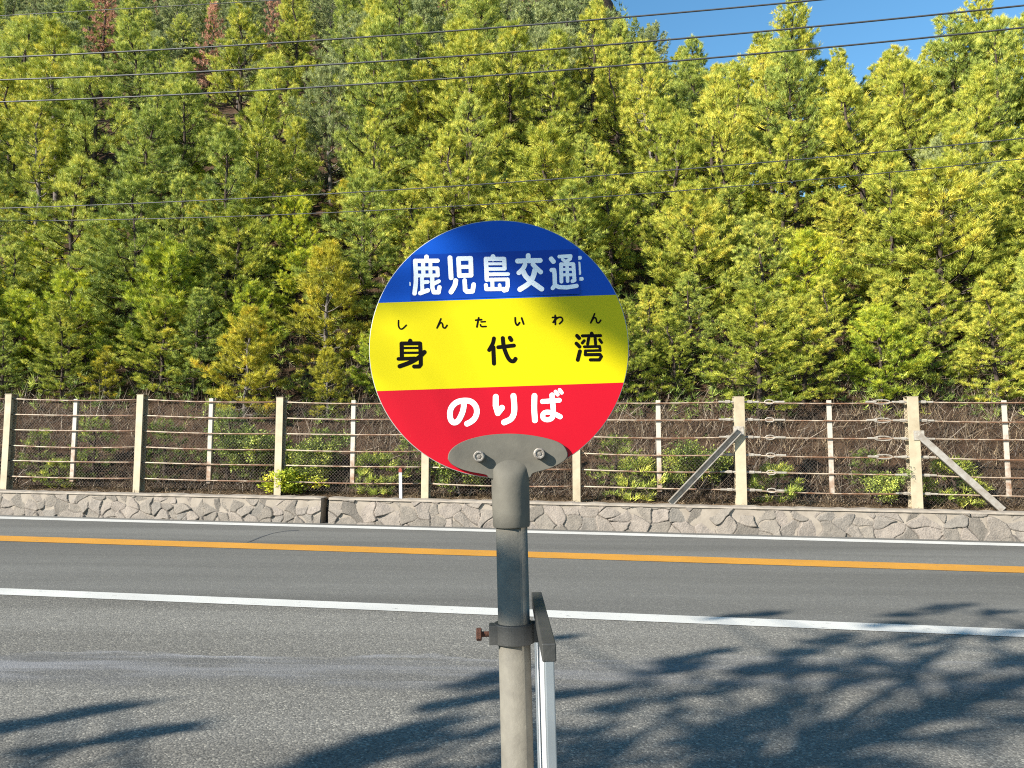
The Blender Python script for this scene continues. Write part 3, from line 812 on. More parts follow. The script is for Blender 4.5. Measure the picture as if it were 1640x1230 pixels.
# the rest of the wood, row by row up the slope
occ = [(p[2], p[3]) for p in placed]
def free(u, v, r):
    return all((u - a) ** 2 + (v - b) ** 2 > r * r for a, b in occ)
d = 2.9
row = 0
while d < 62:
    sp = 1.6 + 0.042 * d
    v = V_F + d
    half = (v + 1.2) * 0.70
    u = -half * 1.5 + (sp / 2 if row % 2 else 0)
    while u < half * 1.1:
        uu, v2 = u + rt.uniform(-.42, .42) * sp, v + rt.uniform(-.42, .42) * sp
        p = W(uu, v2); px, py = to_px(Vector((p.x, p.y, hill(uu, v2) - G * uu)))
        u += sp
        if px < -140 or px > 1790: continue
        if v2 - V_F > crest(px) + 1 or py < -40: continue
        if any(v2 < hv and abs(px - hx) < hw and to_px(W(uu, v2, hill(uu, v2) + 6.5))[1] < hy for hx, hw, hy, hv in CLEAR): continue
        if not free(uu, v2, sp * .62): continue
        dd = v2 - V_F
        n = mnoise.noise(Vector((uu * .16, v2 * .16, 5)))
        r = rt.random()
        if dd < 6 and px < 600: key = 'bl0' if r < .42 else 'bl1' if r < (.50 if px > 250 else .44) + .15 * max(0, n) else 'pg0' if r < .72 else 'py2'
        elif dd < 7: key = 'py2' if r < .35 else 'py0' if r < .62 else 'pg0' if r < .84 else 'bl0'
        elif dd < 17 or px > 1050: key = ('py0' if r < .3 else 'py1' if r < .5 else 'py2' if r < .66 else 'pg0' if r < .82 else 'pg1' if r < .9 else 'bl2')
        elif dd < 30: key = 'pg0' if r < .26 else 'pg1' if r < .42 else 'bl2' if r < .55 else 'py0' if r < .62 else 'pd0' if r < .82 else 'pd1'
        else: key = 'pd0' if r < .32 else 'pd1' if r < .6 else 'bl2' if r < .8 else 'pg1' if r < .95 else 'px0'
        s = rt.uniform(.72, 1.08) * (.62 if dd < 4 else .75 if dd < 7 else .95 if dd < 10 else 1.05)
        if dd > 16: s *= .86 if dd < 28 else .76
        H1 = HTS[key] + .15
        if px > 930:
            lim = float(np.interp(px, [930, 960, 1090, 1180, 1215, 1310, 1345, 1385, 1430, 1500, 1560, 1800], [-60, 0, 45, 86, 48, 38, 80, 104, 88, 50, 15, 8])) + rt.uniform(0, 25)
            hm = hit_v(px, lim, v2).z + G * uu - hill(uu, v2)
            if hm < 1.6: continue
            s = min(s, hm / H1)
        place(key, uu, v2, s, rt.uniform(0, 6.28), None, rt.uniform(.95, 1.2) * (1.25 if dd < 6 else .98), tilt=(rt.uniform(-.05, .05), rt.uniform(-.05, .05)))
        occ.append((uu, v2))
    d += sp * .92; row += 1
# a closing row along the crest at the right
for i in range(17):
    px = 1085 + i * 36 + rt.uniform(-9, 9); v = V_F + crest(px) - rt.uniform(1.5, 4.5)
    u, _ = uv(hit_v(px, 500, v)); key = ('py0', 'pg0', 'py1', 'pg1', 'py2')[i % 5]
    lim = float(np.interp(px, [930, 960, 1090, 1180, 1215, 1310, 1345, 1385, 1430, 1500, 1560, 1800], [-60, 0, 45, 86, 48, 38, 80, 104, 88, 50, 15, 8])) + rt.uniform(10, 40)
    s = (hit_v(px, lim, v).z + G * u - hill(u, v)) / HTS[key]
    place(key, u, v, s, rt.uniform(0, 6.28), None, min(1.2, 1.25 / s ** .3)); occ.append((u, v))
# young trees filling in between, low on the slope
k = 0
while k < 58:
    px = rt.uniform(-60, 1700); d = 2.5 + 9 * rt.random() ** 1.6
    v = V_F + d; u, _ = uv(hit_v(px, 700, v))
    if not free(u, v, .75 + .05 * d): continue
    r = rt.random()
    key = ('bl0' if r < .4 else 'pg0' if r < .6 else 'py2' if r < .85 else 'bl1') if px < 620 else ('py2' if r < .35 else 'py0' if r < .6 else 'pg0' if r < .9 else 'bl0')
    place(key, u, v, rt.uniform(.26, .42) * (1 + .05 * d), rt.uniform(0, 6.28), None, rt.uniform(1.1, 1.5), tilt=(rt.uniform(-.08, .08), rt.uniform(-.08, .08)))
    occ.append((u, v)); k += 1
# bushes and saplings close behind the fence
for (key, px, pyb, pyt, lab) in [
    ('sp1', 1243, 800, 752, 'low fresh green pine seedling between the two braced posts'),
    ('sp0', 985, 800, 700, 'young bright pine sapling just right of the pole, behind the cables'),
    ('sh1', 395, 775, 655, 'olive bush pushing through the cables left of the third post'),
    ('sp0', 62, 772, 690, 'pine sapling in the first bay, nearest to the first post'),
    ('sp0', 150, 762, 672, 'pine sapling in the first bay, just right of its middle bar'),
    ('sp1', 95, 776, 742, 'low pine seedling left of the middle bar of the first bay'),
    ('sp0', 265, 760, 676, 'pine sapling in the second bay, close to the second post'),
    ('sp0', 365, 758, 660, 'taller pine sapling in the second bay, right of its middle bar'),
    ('sp0', 425, 770, 700, 'pine sapling pressed against the left of the third post'),
    ('sp0', 520, 765, 690, 'pine sapling in the third bay, left of its middle bar'),
    ('sp1', 600, 780, 735, 'low pine seedling in the third bay, left of the white stake'),
    ('sp0', 655, 760, 700, 'pine sapling behind the white marker stake'),
    ('sp1', 1020, 782, 742, 'low pine seedling left of the bar beyond the round sign'),
    ('sp0', 1385, 775, 722, 'pine sapling right of the bar between the two braced posts'),
    ('sp1', 1530, 790, 745, 'low pine seedling beneath the right brace'),
    ('sh0', 470, 780, 742, 'low green bush to the right of the third post'),
    ('sh1', 500, 760, 680, 'small leggy bush behind the bay right of the third post'),
('sh1', 745, 792, 700, 'olive bush beneath the sign, left of its pole'),
    ('sh1', 1420, 800, 740, 'thin dry-looking bush left of the right braced post'),
    ('sh1', 1120, 775, 690, 'thin olive bush behind the left brace')]:
    v = V_F + (0.35 if pyb > 775 else 0.8)
    b = hit_v(px, pyb, v); u, _ = uv(b)
    H0 = {'sh0':1.0,'sh1':1.35,'sp0':1.5,'sp1':.75}[key]
    z = hill(u, v); top = hit_v(px, pyt, v)
    place(key, u, v, max(.2, (top.z + G * u - z)) / H0, rt.uniform(0, 6.28), lab, 1.25)
for k, (o, h) in protos.items():
    if o['_used'] == 0:
        for c in list(o.children): bpy.data.objects.remove(c)
        bpy.data.objects.remove(o)
HIDDEN = set([24, 25, 29, 40, 52, 63, 73, 86, 87, 100, 110, 111, 112, 125, 126, 139, 141, 142, 143, 154, 155, 167, 177, 183, 184, 185, 197, 210, 211, 224, 226, 230, 231, 233, 237, 238, 239, 245, 246, 248, 249, 250, 255, 256, 257, 258, 259, 260, 261, 262, 264, 265, 267, 271, 272, 273, 274, 275, 276, 278, 279, 280, 281, 283, 284, 285, 286, 287, 288, 289, 290, 291, 292, 293, 294, 295, 296, 297, 298, 299, 300, 301, 302, 303, 304, 305, 306, 307, 308, 309, 310, 311, 312, 313, 314, 315, 316, 317, 318, 319, 320, 321, 322, 323, 324, 325, 326, 327, 328, 329, 330, 331, 360, 361, 368, 399])
for i in sorted(HIDDEN, reverse=True):                # trees no part of which can be seen past the others
    o = placed.pop(i)[0]
    for c in list(o.children): bpy.data.objects.remove(c)
    bpy.data.objects.remove(o)
# labels: heroes carry their own; the others are told apart by kind, fence bay and order up the slope
BAYS = [10, 222, 447, 682, 924, 1187, 1467]
BN = ['left of the first fence post', 'over the first bay', 'over the second bay', 'over the third bay', 'just left of the sign pole',
      'just right of the sign', 'between both braced posts', 'right of both braced posts']
GROUPS = {'p': 'pines on the hillside', 'b': 'broadleaf trees on the hillside', 's': 'bushes and saplings behind the fence'}
ORD = ['lowest', 'second', 'third', 'fourth', 'fifth', 'sixth', 'seventh', 'eighth', 'ninth', 'tenth', 'eleventh', 'twelfth', 'thirteenth', 'fourteenth', 'fifteenth', 'sixteenth', 'seventeenth', 'eighteenth', 'nineteenth', 'twentieth'] + ['%dth' % i for i in range(21, 60)]
bins = {}
for q in placed:
    o, key, u, v, s, lab = q
    del_ = '_used' in o.keys()
    if del_: del o['_used']
    kindn = protos[key][1]
    cat = 'bush' if key[:2] == 'sh' else 'sapling' if key[:2] == 'sp' else 'tree'
    if lab: tag(o, lab, cat, GROUPS['p' if key in ('bl0', 'bl1', 'bl2') else key[0]]); continue
    tag(o, None, cat, GROUPS['p' if key in ('bl0', 'bl1', 'bl2') else key[0]])
    p = o.location; px, py = to_px(p)
    b = sum(px > x for x in BAYS)
    bins.setdefault((b, kindn), []).append((-py, q))
for (b, kindn), L_ in bins.items():
    L_.sort(key=lambda x: x[0])
    for i, (_, q) in enumerate(L_):
        if len(L_) == 1: lab = 'only plain %s %s' % (kindn, BN[b])
        else: lab = '%s, %s up the slope %s' % (kindn, ORD[i] if i < len(L_) - 1 else 'highest', BN[b])
        q[0]['label'] = lab
print('TREES', len(placed))

# ------------------------------------------------------------------ what nobody could count: undergrowth and dry grass on the slope
rs = np.random.RandomState(4)
def hdist(C): return C[:, 0] * VX.x + C[:, 1] * VX.y - V_F
def scatter(n, d0, d1, power, zc):
    C = []; fl = []
    while len(C) < n:
        px = rs.uniform(-120, 1760); d = d0 + (d1 - d0) * rs.uniform() ** power
        v = V_F + d; p = hit_v(px, 700, v); u, _ = uv(p)
        nn = mnoise.noise(Vector((u * .8, v * .8, 9)))
        if nn < zc: continue
        C.append(W(u, v, hill(u, v))); fl.append(nn)
    return np.array([tuple(c) for c in C]), np.array(fl)
C, fl = scatter(11000, 2.3, 36, 1.3, -.42)
C[:, 2] += rs.uniform(0.02, 1, len(C)) ** 1.4 * (.45 + 1.3 * np.clip(fl, 0, 1)) * np.clip((hdist(C) - .2) / 2.5, .25, 1)
Cf, ff_ = scatter(3800, 28, 70, 1.0, -.3)
Cf[:, 2] += rs.uniform(0, 1, len(Cf)) * 1.6
V2, T2 = needles(rs, Cf, np.tile(np.array([[-.2, -.35, .8]]), (len(Cf), 1)), .35 + rs.normal(0, .15, len(Cf)), 14, .45, .06, 1.1)
D = np.tile(np.array([[-.2, -.35, .8]]), (len(C), 1))
V, T = needles(rs, C, D, .34 + .5 * np.clip(fl, -.2, .6) + rs.normal(0, .12, len(C)), 16, .15, .022, 1.1)
V = np.concatenate([V, V2]); T = np.concatenate([T, T2])
tag(tri_obj('undergrowth', V, T, M['needle_green'], None), kind='stuff')
C, fl = scatter(8000, -.1, 7, 1.35, -.6)
low = np.clip((hdist(C) + .15) / .8, .25, 1)
V, T = needles(rs, C, np.tile(np.array([[0, 0, 1.0]]), (len(C), 1)), rs.uniform(.1, .95, len(C)), 7, .26, .012, .75)
b_ = np.repeat(C[:, 2], 21); V[:, 2] = b_ + (V[:, 2] - b_) * np.repeat(low, 21)
tag(tri_obj('dry_grass', V, T, M['dry_grass'], None), kind='stuff')
C, fl = scatter(1900, .25, 5, 1.0, -.4)
V, T = needles(rs, C, np.tile(np.array([[.1, -.2, .9]]), (len(C), 1)), rs.uniform(.2, 1, len(C)), 5, .62, .011, .9)
tag(tri_obj('dry_brush', V, T, M['dry_brush'], None), kind='stuff')
# the wood goes on beyond both edges of the view as one mass
C = []; tt = []
while len(C) < 17000:
    px = rs.uniform(-1300, -170) if rs.uniform() < .65 else rs.uniform(1830, 2500)
    d = 3 + 55 * rs.uniform() ** 1.5; v = V_F + d; u, _ = uv(hit_v(px, 700, v))
    if d > crest(px): continue
    cu, cv = round(u / 2.6), round(v / 2.6)
    k = random.Random(cu * 7919 + cv); cu2, cv2 = (cu + k.uniform(-.3, .3)) * 2.6, (cv + k.uniform(-.3, .3)) * 2.6
    r = math.hypot(u - cu2, v - cv2); H = k.uniform(3.5, 6.5); z = rs.uniform(.05, 1)
    if r > 1.7 * (1.05 - z): continue
    C.append(W(u, v, hill(u, v) + z * H)); tt.append(k.uniform(.35, .65) + rs.normal(0, .12))
C = np.array([tuple(c) for c in C])
V, T = needles(rs, C, np.tile(np.array([[-.1, -.3, .8]]), (len(C), 1)), np.array(tt), 14, .42, .05, .9)
tag(tri_obj('wood_beyond', V, T, M['needle_green'], None), kind='stuff')
# ------------------------------------------------------------------ bus stop sign
Y_S = 1.22
def on_plane(px, py, yo=0.0):
    d = ray(px, py); return CO + d * ((Y_S + yo) / d.y)
A0, A1 = on_plane(817.5, 770), on_plane(829, 1228)
LEAN = math.atan2(A0.x - A1.x, A0.z - A1.z)
tb = (A1.z - (-G * A1.x)) / (A0.z - A1.z)
BASE = A1 - (A0 - A1) * tb
sign = empty('bus_stop_sign', BASE, (0, LEAN, 0))
tag(sign, 'round blue, yellow and red bus stop sign bolted to a leaning grey pole', 'bus stop sign')
RI = Matrix.Rotation(LEAN, 3, 'Y').inverted()
def loc(px, py, yo=0.0):
    return RI @ (on_plane(px, py, yo) - BASE)
YD = -0.0065                                     # front of the disc
C0 = loc(799, 556, YD)
RAD = (loc(1007, 550, YD) - loc(591, 556, YD)).length / 2
# pole
zt = loc(818, 800)[2]
mb = MB(); mb.lathe([(0.0243, -0.02), (0.0243, 0.3), (0.0243, zt)], 40)
mb.build('pole', M['pole'], sign, smooth=True).data.shade_smooth()
mb = MB(); mb.lathe([(0.19, -0.01), (0.19, 0.05), (0.17, 0.085), (0.03, 0.10)], 40)
mb.build('base_weight', simple('cast_concrete_base', (0.33,0.32,0.30,1), 0.9, 0, (0.24,0.235,0.22,1), 9, 0.4), sign)
# disc, its bands part of its own face
def disc_mat():
    t = NT('sign_face'); v = t.coord('Object', rot=(0, R(0.55), 0))
    z = t.n('ShaderNodeSeparateXYZ'); t.l(v, z.inputs[0])
    zz = z.outputs[2]
    zb = loc(797, 478.5, YD)[2] - C0[2]; zr = loc(802, 619.5, YD)[2] - C0[2]
    isb = t.math('GREATER_THAN', zz, zb); isr = t.math('LESS_THAN', zz, zr)
    n = t.ramp(t.tex('NOISE', 9, t.coord('Object'), 5, 0.6), [(0.3, (0.93,0.93,0.93)), (0.7, (1,1,1))])
    c = t.mix(isb, (0.51,0.43,0.001,1), (0.002,0.066,0.40,1))
    c = t.mix(isr, c, (0.42,0.004,0.014,1))
    c = t.mix(1.0, c, n, 'MULTIPLY')
    dirt = t.ramp(t.tex('NOISE', 130, t.coord('Object'), 3, 0.5), [(0.70, (0,0,0)), (0.78, (0.35,0.35,0.35))])
    c = t.mix(dirt, c, t.mix(0.5, c, (0.14,0.12,0.08,1)))
    t.bsdf(c, 0.42, 0, None, 0.15)
    return t.m
mb = MB()
mb.lathe([(RAD, 0.003), (RAD, 0.0005), (RAD - 0.0010, 0.0)], 128, mat=Matrix.Rotation(-math.pi / 2, 3, 'X'))
n0 = len(mb.f)
disc = mb.build('sign_disc', [M['disc_edge'], disc_mat()], sign)
# lathe turned so that its axis is the y axis; the front cap carries the bands
for p in disc.data.polygons:
    if abs(p.normal.y) > 0.9: p.material_index = 1
disc.location = C0

# ---- lettering: every glyph is a set of round-ended strokes
def zoom(ox, oy, s):
    return lambda x, y: (ox + x / s, oy + y / s)
def smooth_line(pts, n=8):
    if len(pts) < 3: return pts
    out = []
    P = [pts[0]] + list(pts) + [pts[-1]]
    for i in range(1, len(P) - 2):
        p0, p1, p2, p3 = [np.array(P[i+k], float) for k in (-1, 0, 1, 2)]
        for j in range(n):
            t = j / n
            out.append(tuple(0.5 * ((2*p1) + (-p0+p2)*t + (2*p0-5*p1+4*p2-p3)*t*t + (-p0+3*p1-3*p2+p3)*t**3)))
    return out + [tuple(pts[-1])]
def glyph(mb, zf, s, strokes, surf, step=0.34):
    """strokes: (width, points[, smooth]) in tracing units; surf maps a photo pixel to the board"""
    segs = []
    for st in strokes:
        w, pts = st[0], st[1]
        if len(st) > 2: pts = smooth_line(pts)
        pp = [zf(*p) for p in pts]
        for a, b in zip(pp[:-1], pp[1:]): segs.append((*a, *b, w / s / 2))
    S = np.array(segs)
    x0, y0 = min(S[:, 0].min(), S[:, 2].min()) - 6, min(S[:, 1].min(), S[:, 3].min()) - 6
    x1, y1 = max(S[:, 0].max(), S[:, 2].max()) + 6, max(S[:, 1].max(), S[:, 3].max()) + 6
    xs = np.arange(x0, x1, step); ys = np.arange(y0, y1, step)
    X, Y = np.meshgrid(xs, ys, indexing='ij')
    D = np.full(X.shape, 1e9)
    for (ax, ay, bx, by, r) in S:
        dx, dy = bx - ax, by - ay; L = dx*dx + dy*dy + 1e-12
        t = np.clip(((X - ax) * dx + (Y - ay) * dy) / L, 0, 1)
        D = np.minimum(D, np.hypot(X - ax - t*dx, Y - ay - t*dy) - r)
    ins = D < 0
    full = ins[:-1, :-1] & ins[1:, :-1] & ins[1:, 1:] & ins[:-1, 1:]
    anyi = ins[:-1, :-1] | ins[1:, :-1] | ins[1:, 1:] | ins[:-1, 1:]
    polys = []
    for j in range(full.shape[1]):
        i = 0; colm = full[:, j]
        while i < len(colm):
            if colm[i]:
                k = i
                while k < len(colm) and colm[k]: k += 1
                polys.append([(xs[i], ys[j]), (xs[k], ys[j]), (xs[k], ys[j+1]), (xs[i], ys[j+1])]); i = k
            else: i += 1
    for i, j in zip(*np.where(anyi & ~full)):
        cs = [(i, j), (i+1, j), (i+1, j+1), (i, j+1)]
        pl = []
        for q in range(4):
            a, b = cs[q], cs[(q+1) % 4]; da, db = D[a], D[b]
            if da < 0: pl.append((xs[a[0]], ys[a[1]]))
            if (da < 0) != (db < 0):
                t = da / (da - db)
                pl.append((xs[a[0]] + (xs[b[0]] - xs[a[0]]) * t, ys[a[1]] + (ys[b[1]] - ys[a[1]]) * t))
        if len(pl) >= 3: polys.append(pl)
    for pl in polys:
        mb.add([surf(*p) for p in pl], [tuple(range(len(pl) - 1, -1, -1))])
board = lambda yo: (lambda px, py: loc(px, py, YD - yo) - C0)

# ---- renamed-operator sticker on the blue band, lifting at its lower right corner
def st_lift(px, py):
    a = max(0.0, (px - 845) / 82) ** 1.6 * max(0.0, (py - 425) / 52) ** 1.5
    return 0.0006 + 0.0045 * a
def st_surf(extra):
    return lambda px, py: loc(px, py, YD - st_lift(px, py) - extra)
stick = MB(); nx_, ny_ = 40, 14
tl, tr, br, bl = (658.5, 408.0), (925.5, 399), (928.5, 470.5), (657.5, 481.2)
vs = []
for j in range(ny_ + 1):
    for i in range(nx_ + 1):
        a, b = i / nx_, j / ny_
        x = (tl[0]*(1-a) + tr[0]*a) * (1-b) + (bl[0]*(1-a) + br[0]*a) * b
        y = (tl[1]*(1-a) + tr[1]*a) * (1-b) + (bl[1]*(1-a) + br[1]*a) * b
        vs.append(st_surf(0)(x, y))
stick.add(vs, [(j*(nx_+1)+i, (j+1)*(nx_+1)+i, (j+1)*(nx_+1)+i+1, j*(nx_+1)+i+1) for j in range(ny_) for i in range(nx_)])
sticker = stick.build('name_sticker', M['blue'], sign, smooth=True)
sticker['label'] = 'blue sticker with white company name, lifting at its lower right corner'

L = MB(); sf = st_surf(0.00045)
zA = zoom(650, 395, 13.66); zB = zoom(750, 395, 13.66); zC = zoom(840, 395, 13.66)
glyph(L, zA, 13.66, [
    (100, [(452,225),(455,300)]), (92, [(205,312),(695,308)]), (98, [(205,312),(220,600),(218,800),(190,1020)]),
    (82, [(210,478),(685,474)]), (80, [(215,632),(690,630)]), (88, [(690,478),(700,628)]),
    (92, [(375,312),(385,632)]), (84, [(535,312),(540,632)]), (84, [(352,635),(360,965)]),
    (84, [(365,782),(478,772)]), (98, [(315,1015),(480,955)]),
    (94, [(575,640),(580,900),(612,998),(715,998),(735,890)]), (84, [(595,820),(722,755)])], sf)
glyph(L, zA, 13.66, [
    (106, [(965,245),(990,680)]), (100, [(1150,262),(1418,255),(1428,625),(1170,635),(1150,262)]), (90, [(1160,446),(1420,441)]),
    (108, [(1090,745),(1070,850),(990,990)], 1), (98, [(1285,740),(1298,950),(1340,985),(1460,975),(1484,830)])], sf)
glyph(L, zB, 13.66, [
    (104, [(540,218),(540,270)]), (92, [(385,268),(785,268)]), (96, [(385,268),(405,720)]), (90, [(785,268),(795,480)]),
    (62, [(400,377),(780,375)]), (76, [(400,490),(795,486)]), (78, [(400,606),(872,600)]), (80, [(410,722),(855,716)]),
    (90, [(858,718),(864,850),(840,945),(785,958)]), (86, [(385,842),(395,930),(800,926)]), (82, [(525,740),(530,920)]), (76, [(685,842),(690,920)])], sf)
glyph(L, zB, 13.66, [
    (104, [(1310,195),(1312,280)]), (108, [(1080,315),(1572,302)]), (100, [(1240,400),(1190,490),(1105,572)], 1),
    (100, [(1415,390),(1479,460),(1585,556)], 1), (112, [(1200,540),(1260,650),(1400,780),(1605,925)], 1), (112, [(1455,520),(1420,650),(1330,800),(1130,935)], 1)], sf)
glyph(L, zC, 13.66, [
    (104, [(585,268),(632,325)]), (96, [(595,512),(645,512),(660,620),(665,830)]), (92, [(618,905),(665,850),(760,885),(930,892),(1140,858)]),
    (78, [(760,218),(1010,204),(1000,265),(915,330)]), (70, [(835,280),(935,350)]),
    (84, [(800,385),(808,765)]), (80, [(800,388),(1060,380)]), (84, [(1068,385),(1094,735),(1050,755)]), (76, [(930,388),(945,755)]),
    (62, [(800,497),(1080,495)]), (66, [(805,617),(1085,615)])], sf)
L.build('company_lettering', M['letter_white'], sticker)
L = MB(); sf = board(0.00035)
glyph(L, zC, 13.66, [(82, [(1175,247),(1218,243)])], sf); glyph(L, zC, 13.66, [(66, [(1190,362),(1208,588)])], sf)
glyph(L, zC, 13.66, [(82, [(1225,707),(1255,705)])], sf); glyph(L, zA, 13.66, [(24, [(90,785),(92,850)])], sf, 0.2)
o = L.build('old_lettering', M['letter_white'], disc); o['label'] = 'white ends of old lettering sticking out from under the sticker'

L = MB(); zD = zoom(625, 500, 12.3); zE = zoom(745, 500, 12.3); zF = zoom(865, 495, 12.3); s = 12.3
fine = 0.22
glyph(L, zD, s, [(30, [(162,165),(162,265),(190,322),(240,325),(315,255)], 1)], sf, fine)
ON = lambda dx, dy: [(32, [(997+dx,130+dy),(920+dx,310+dy)]), (32, [(922+dx,305+dy),(985+dx,208+dy),(1025+dx,228+dy),(1040+dx,296+dy),(1080+dx,308+dy),(1118+dx,258+dy)], 1)]
glyph(L, zD, s, ON(0, 0), sf, fine)
glyph(L, zE, s, [(34, [(205,157),(322,145)]), (36, [(265,110),(230,288)]), (30, [(312,190),(395,184)]), (32, [(300,245),(320,280),(410,280)], 1)], sf, fine)
glyph(L, zE, s, [(36, [(985,110),(990,200),(1025,255),(1070,205)], 1), (36, [(1112,115),(1150,230)])], sf, fine)
glyph(L, zF, s, [(36, [(297,125),(300,300)]), (32, [(242,165),(318,160),(255,262)]), (33, [(262,258),(345,172),(418,165),(440,225),(382,287)], 1)], sf, fine)
glyph(L, zF, s, ON(77, -38), sf, fine)
L.build('reading_lettering', M['letter_black'], disc)
L = MB()
glyph(L, zD, s, [
    (84, [(392,562),(392,600)]), (78, [(225,615),(582,612)]), (82, [(222,618),(228,900)]),
    (80, [(586,615),(600,860),(600,1030),(570,1068),(470,1070)]), (46, [(230,705),(580,702)]), (46, [(230,800),(580,797)]),
    (72, [(160,920),(480,908)]), (86, [(185,1065),(400,985),(560,890),(672,785)], 1)], sf)
glyph(L, zE, s, [
    (76, [(565,515),(540,620),(470,745)], 1), (82, [(552,690),(566,1010)]), (76, [(650,690),(958,655)]),
    (80, [(740,510),(760,680),(820,850),(880,945),(950,965),(990,918)], 1), (84, [(880,505),(905,545)])], sf)
glyph(L, zF, s, [
    (76, [(727,525),(768,570)]), (74, [(715,677),(775,740)]), (76, [(783,830),(740,1000)]), (60, [(832,526),(1192,521)]), (76, [(1015,480),(1015,520)]),
    (58, [(868,622),(830,668)]), (60, [(958,555),(935,690)]), (60, [(1082,555),(1092,690)]), (58, [(1172,602),(1210,655)]),
    (56, [(870,742),(1172,736),(1182,815)]), (50, [(892,820),(1182,814)]), (58, [(893,822),(890,895)]), (64, [(890,898),(1180,895),(1205,935),(1165,1000),(990,1000)])], sf)
L.build('stop_name_lettering', M['letter_black'], disc)
L = MB(); zG = zoom(700, 610, 13.67); zH = zoom(800, 610, 13.67); s = 13.67
glyph(L, zG, s, [(122, [(570,440),(585,540),(555,690),(470,860),(380,912),(310,865),(280,740),(312,590),(420,475),(580,432),(740,452),(845,555),(870,690),(825,815),(740,895),(655,938)], 1)], sf)
glyph(L, zG, s, [(126, [(1285,350),(1283,540),(1330,705),(1420,590)]), (126, [(1672,330),(1692,560),(1677,730),(1607,840),(1467,908)], 1)], sf)
glyph(L, zH, s, [
    (124, [(765,330),(760,600),(775,862)], 1), (104, [(940,452),(1308,424)]), (112, [(1150,312),(1165,480),(1178,640)]),
    (108, [(1178,640),(1180,720),(1150,810),(1060,850),(968,825),(945,752),(1000,692),(1100,690),(1220,730),(1328,785)], 1),
    (80, [(1228,236),(1272,300)]), (80, [(1318,198),(1362,258)])], sf)
L.build('boarding_lettering', M['letter_white'], disc)

# ---- cast bracket: flat oval plate that runs down into a socket
pl = [(220,440),(235,375),(300,310),(420,255),(600,215),(810,203),(1000,218),(1180,255),(1290,302),(1335,365),(1338,420),(1290,470),(1180,525),(1020,572),(960,620),(640,625),(575,588),(430,560),(330,530),(258,490)]
pl = smooth_line(pl + [pl[0]], 5)[:-1]
zK = zoom(680, 660, 5.857)
mb = MB()
yf = -0.0145
ring = lambda yo, sh: [loc(*zK(778 + (x - 778) * sh, 400 + (y - 400) * sh), YD) * 1.0 + Vector((0, yo - YD, 0)) for x, y in pl]
r0, r1, r2 = ring(-0.0068, 1.0), ring(yf + 0.002, 1.0), ring(yf, 0.985)
n = len(pl); vs = r0 + r1 + r2; fs = [tuple(range(2*n, 3*n))]
for b in (0, n):
    for k in range(n): fs.append((b+k, b+n+k, b+n+(k+1) % n, b+(k+1) % n))
mb.add(vs, [tuple(f) for f in fs])
mb.add([p + Vector((0, 0.013, 0)) for p in ring(-0.0068 + 0.0105 - 0.013, 1.0)] + [p for p in ring(0.009, 0.99)], [tuple(range(2*n-1, n-1, -1))] + [(k, (k+1) % n, n+(k+1) % n, n+k) for k in range(n)])
# socket loft: (photo y, half width px, front depth, back depth)
secs = [(733, 47, 0.0138, 0.010), (738, 45, 0.0149, 0.014), (743, 41, 0.0168, 0.019), (748, 37.2, 0.0200, 0.024), (753, 34.2, 0.0240, 0.027), (759, 32.2, 0.0275, 0.029), (767, 31.2, 0.0296, 0.0302), (778, 31, 0.0304, 0.0305), (790, 31, 0.0305, 0.0305), (820, 30.6, 0.0302, 0.0302), (841, 30.2, 0.030, 0.030), (843.5, 29.2, 0.029, 0.029), (843.6, 25.2, 0.0246, 0.0246)]
vs = []; fs = []; n = 36
for (py, hw, fd, bd) in secs:
    cx = 817.3 + (py - 770) * (11.5 / 458)
    c = loc(cx, py, 0); w = hw * (loc(830, py) - loc(820, py)).length / 10 * 0.977
    for k in range(n):
        a = 2 * math.pi * k / n
        yy = math.sin(a); d = (bd if yy > 0 else fd)
        vs.append(Vector((w * math.cos(a), d * yy, 0)) + Vector((c.x, 0, c.z)))
for i in range(len(secs) - 1):
    for k in range(n): fs.append((i*n+k, (i+1)*n+k, (i+1)*n+(k+1) % n, i*n+(k+1) % n))
fs.append(tuple(range(n)))
mb.add(vs, [tuple(reversed(f)) for f in fs])
br = mb.build('bracket', M['cast'], sign, smooth=False)
bm = bmesh.new(); bm.from_mesh(br.data); bmesh.ops.recalc_face_normals(bm, faces=bm.faces); bm.to_mesh(br.data); bm.free()
br.data.shade_smooth()
br.data.set_sharp_from_angle(angle=R(38))
for (x, y) in ((508, 416), (1078, 390)):
    c = loc(*zK(x, y), yf - 0.013)
    mb = MB(); rot = Matrix.Rotation(math.pi / 2, 3, 'X')
    # hollow-ended fastener, axis towards the viewer
    mb.lathe([(0.0088, -0.0125), (0.0088, -0.0115), (0.0080, -0.011), (0.0080, -0.0008), (0.0074, 0.0), (0.0058, 0.0), (0.0054, -0.0016), (0.0034, -0.002), (0.0030, -0.0008), (0.0012, -0.0006)], 28, c, rot)
    b = mb.build('bolt', M['bolt'], br, smooth=True); b.data.set_sharp_from_angle(angle=R(35))

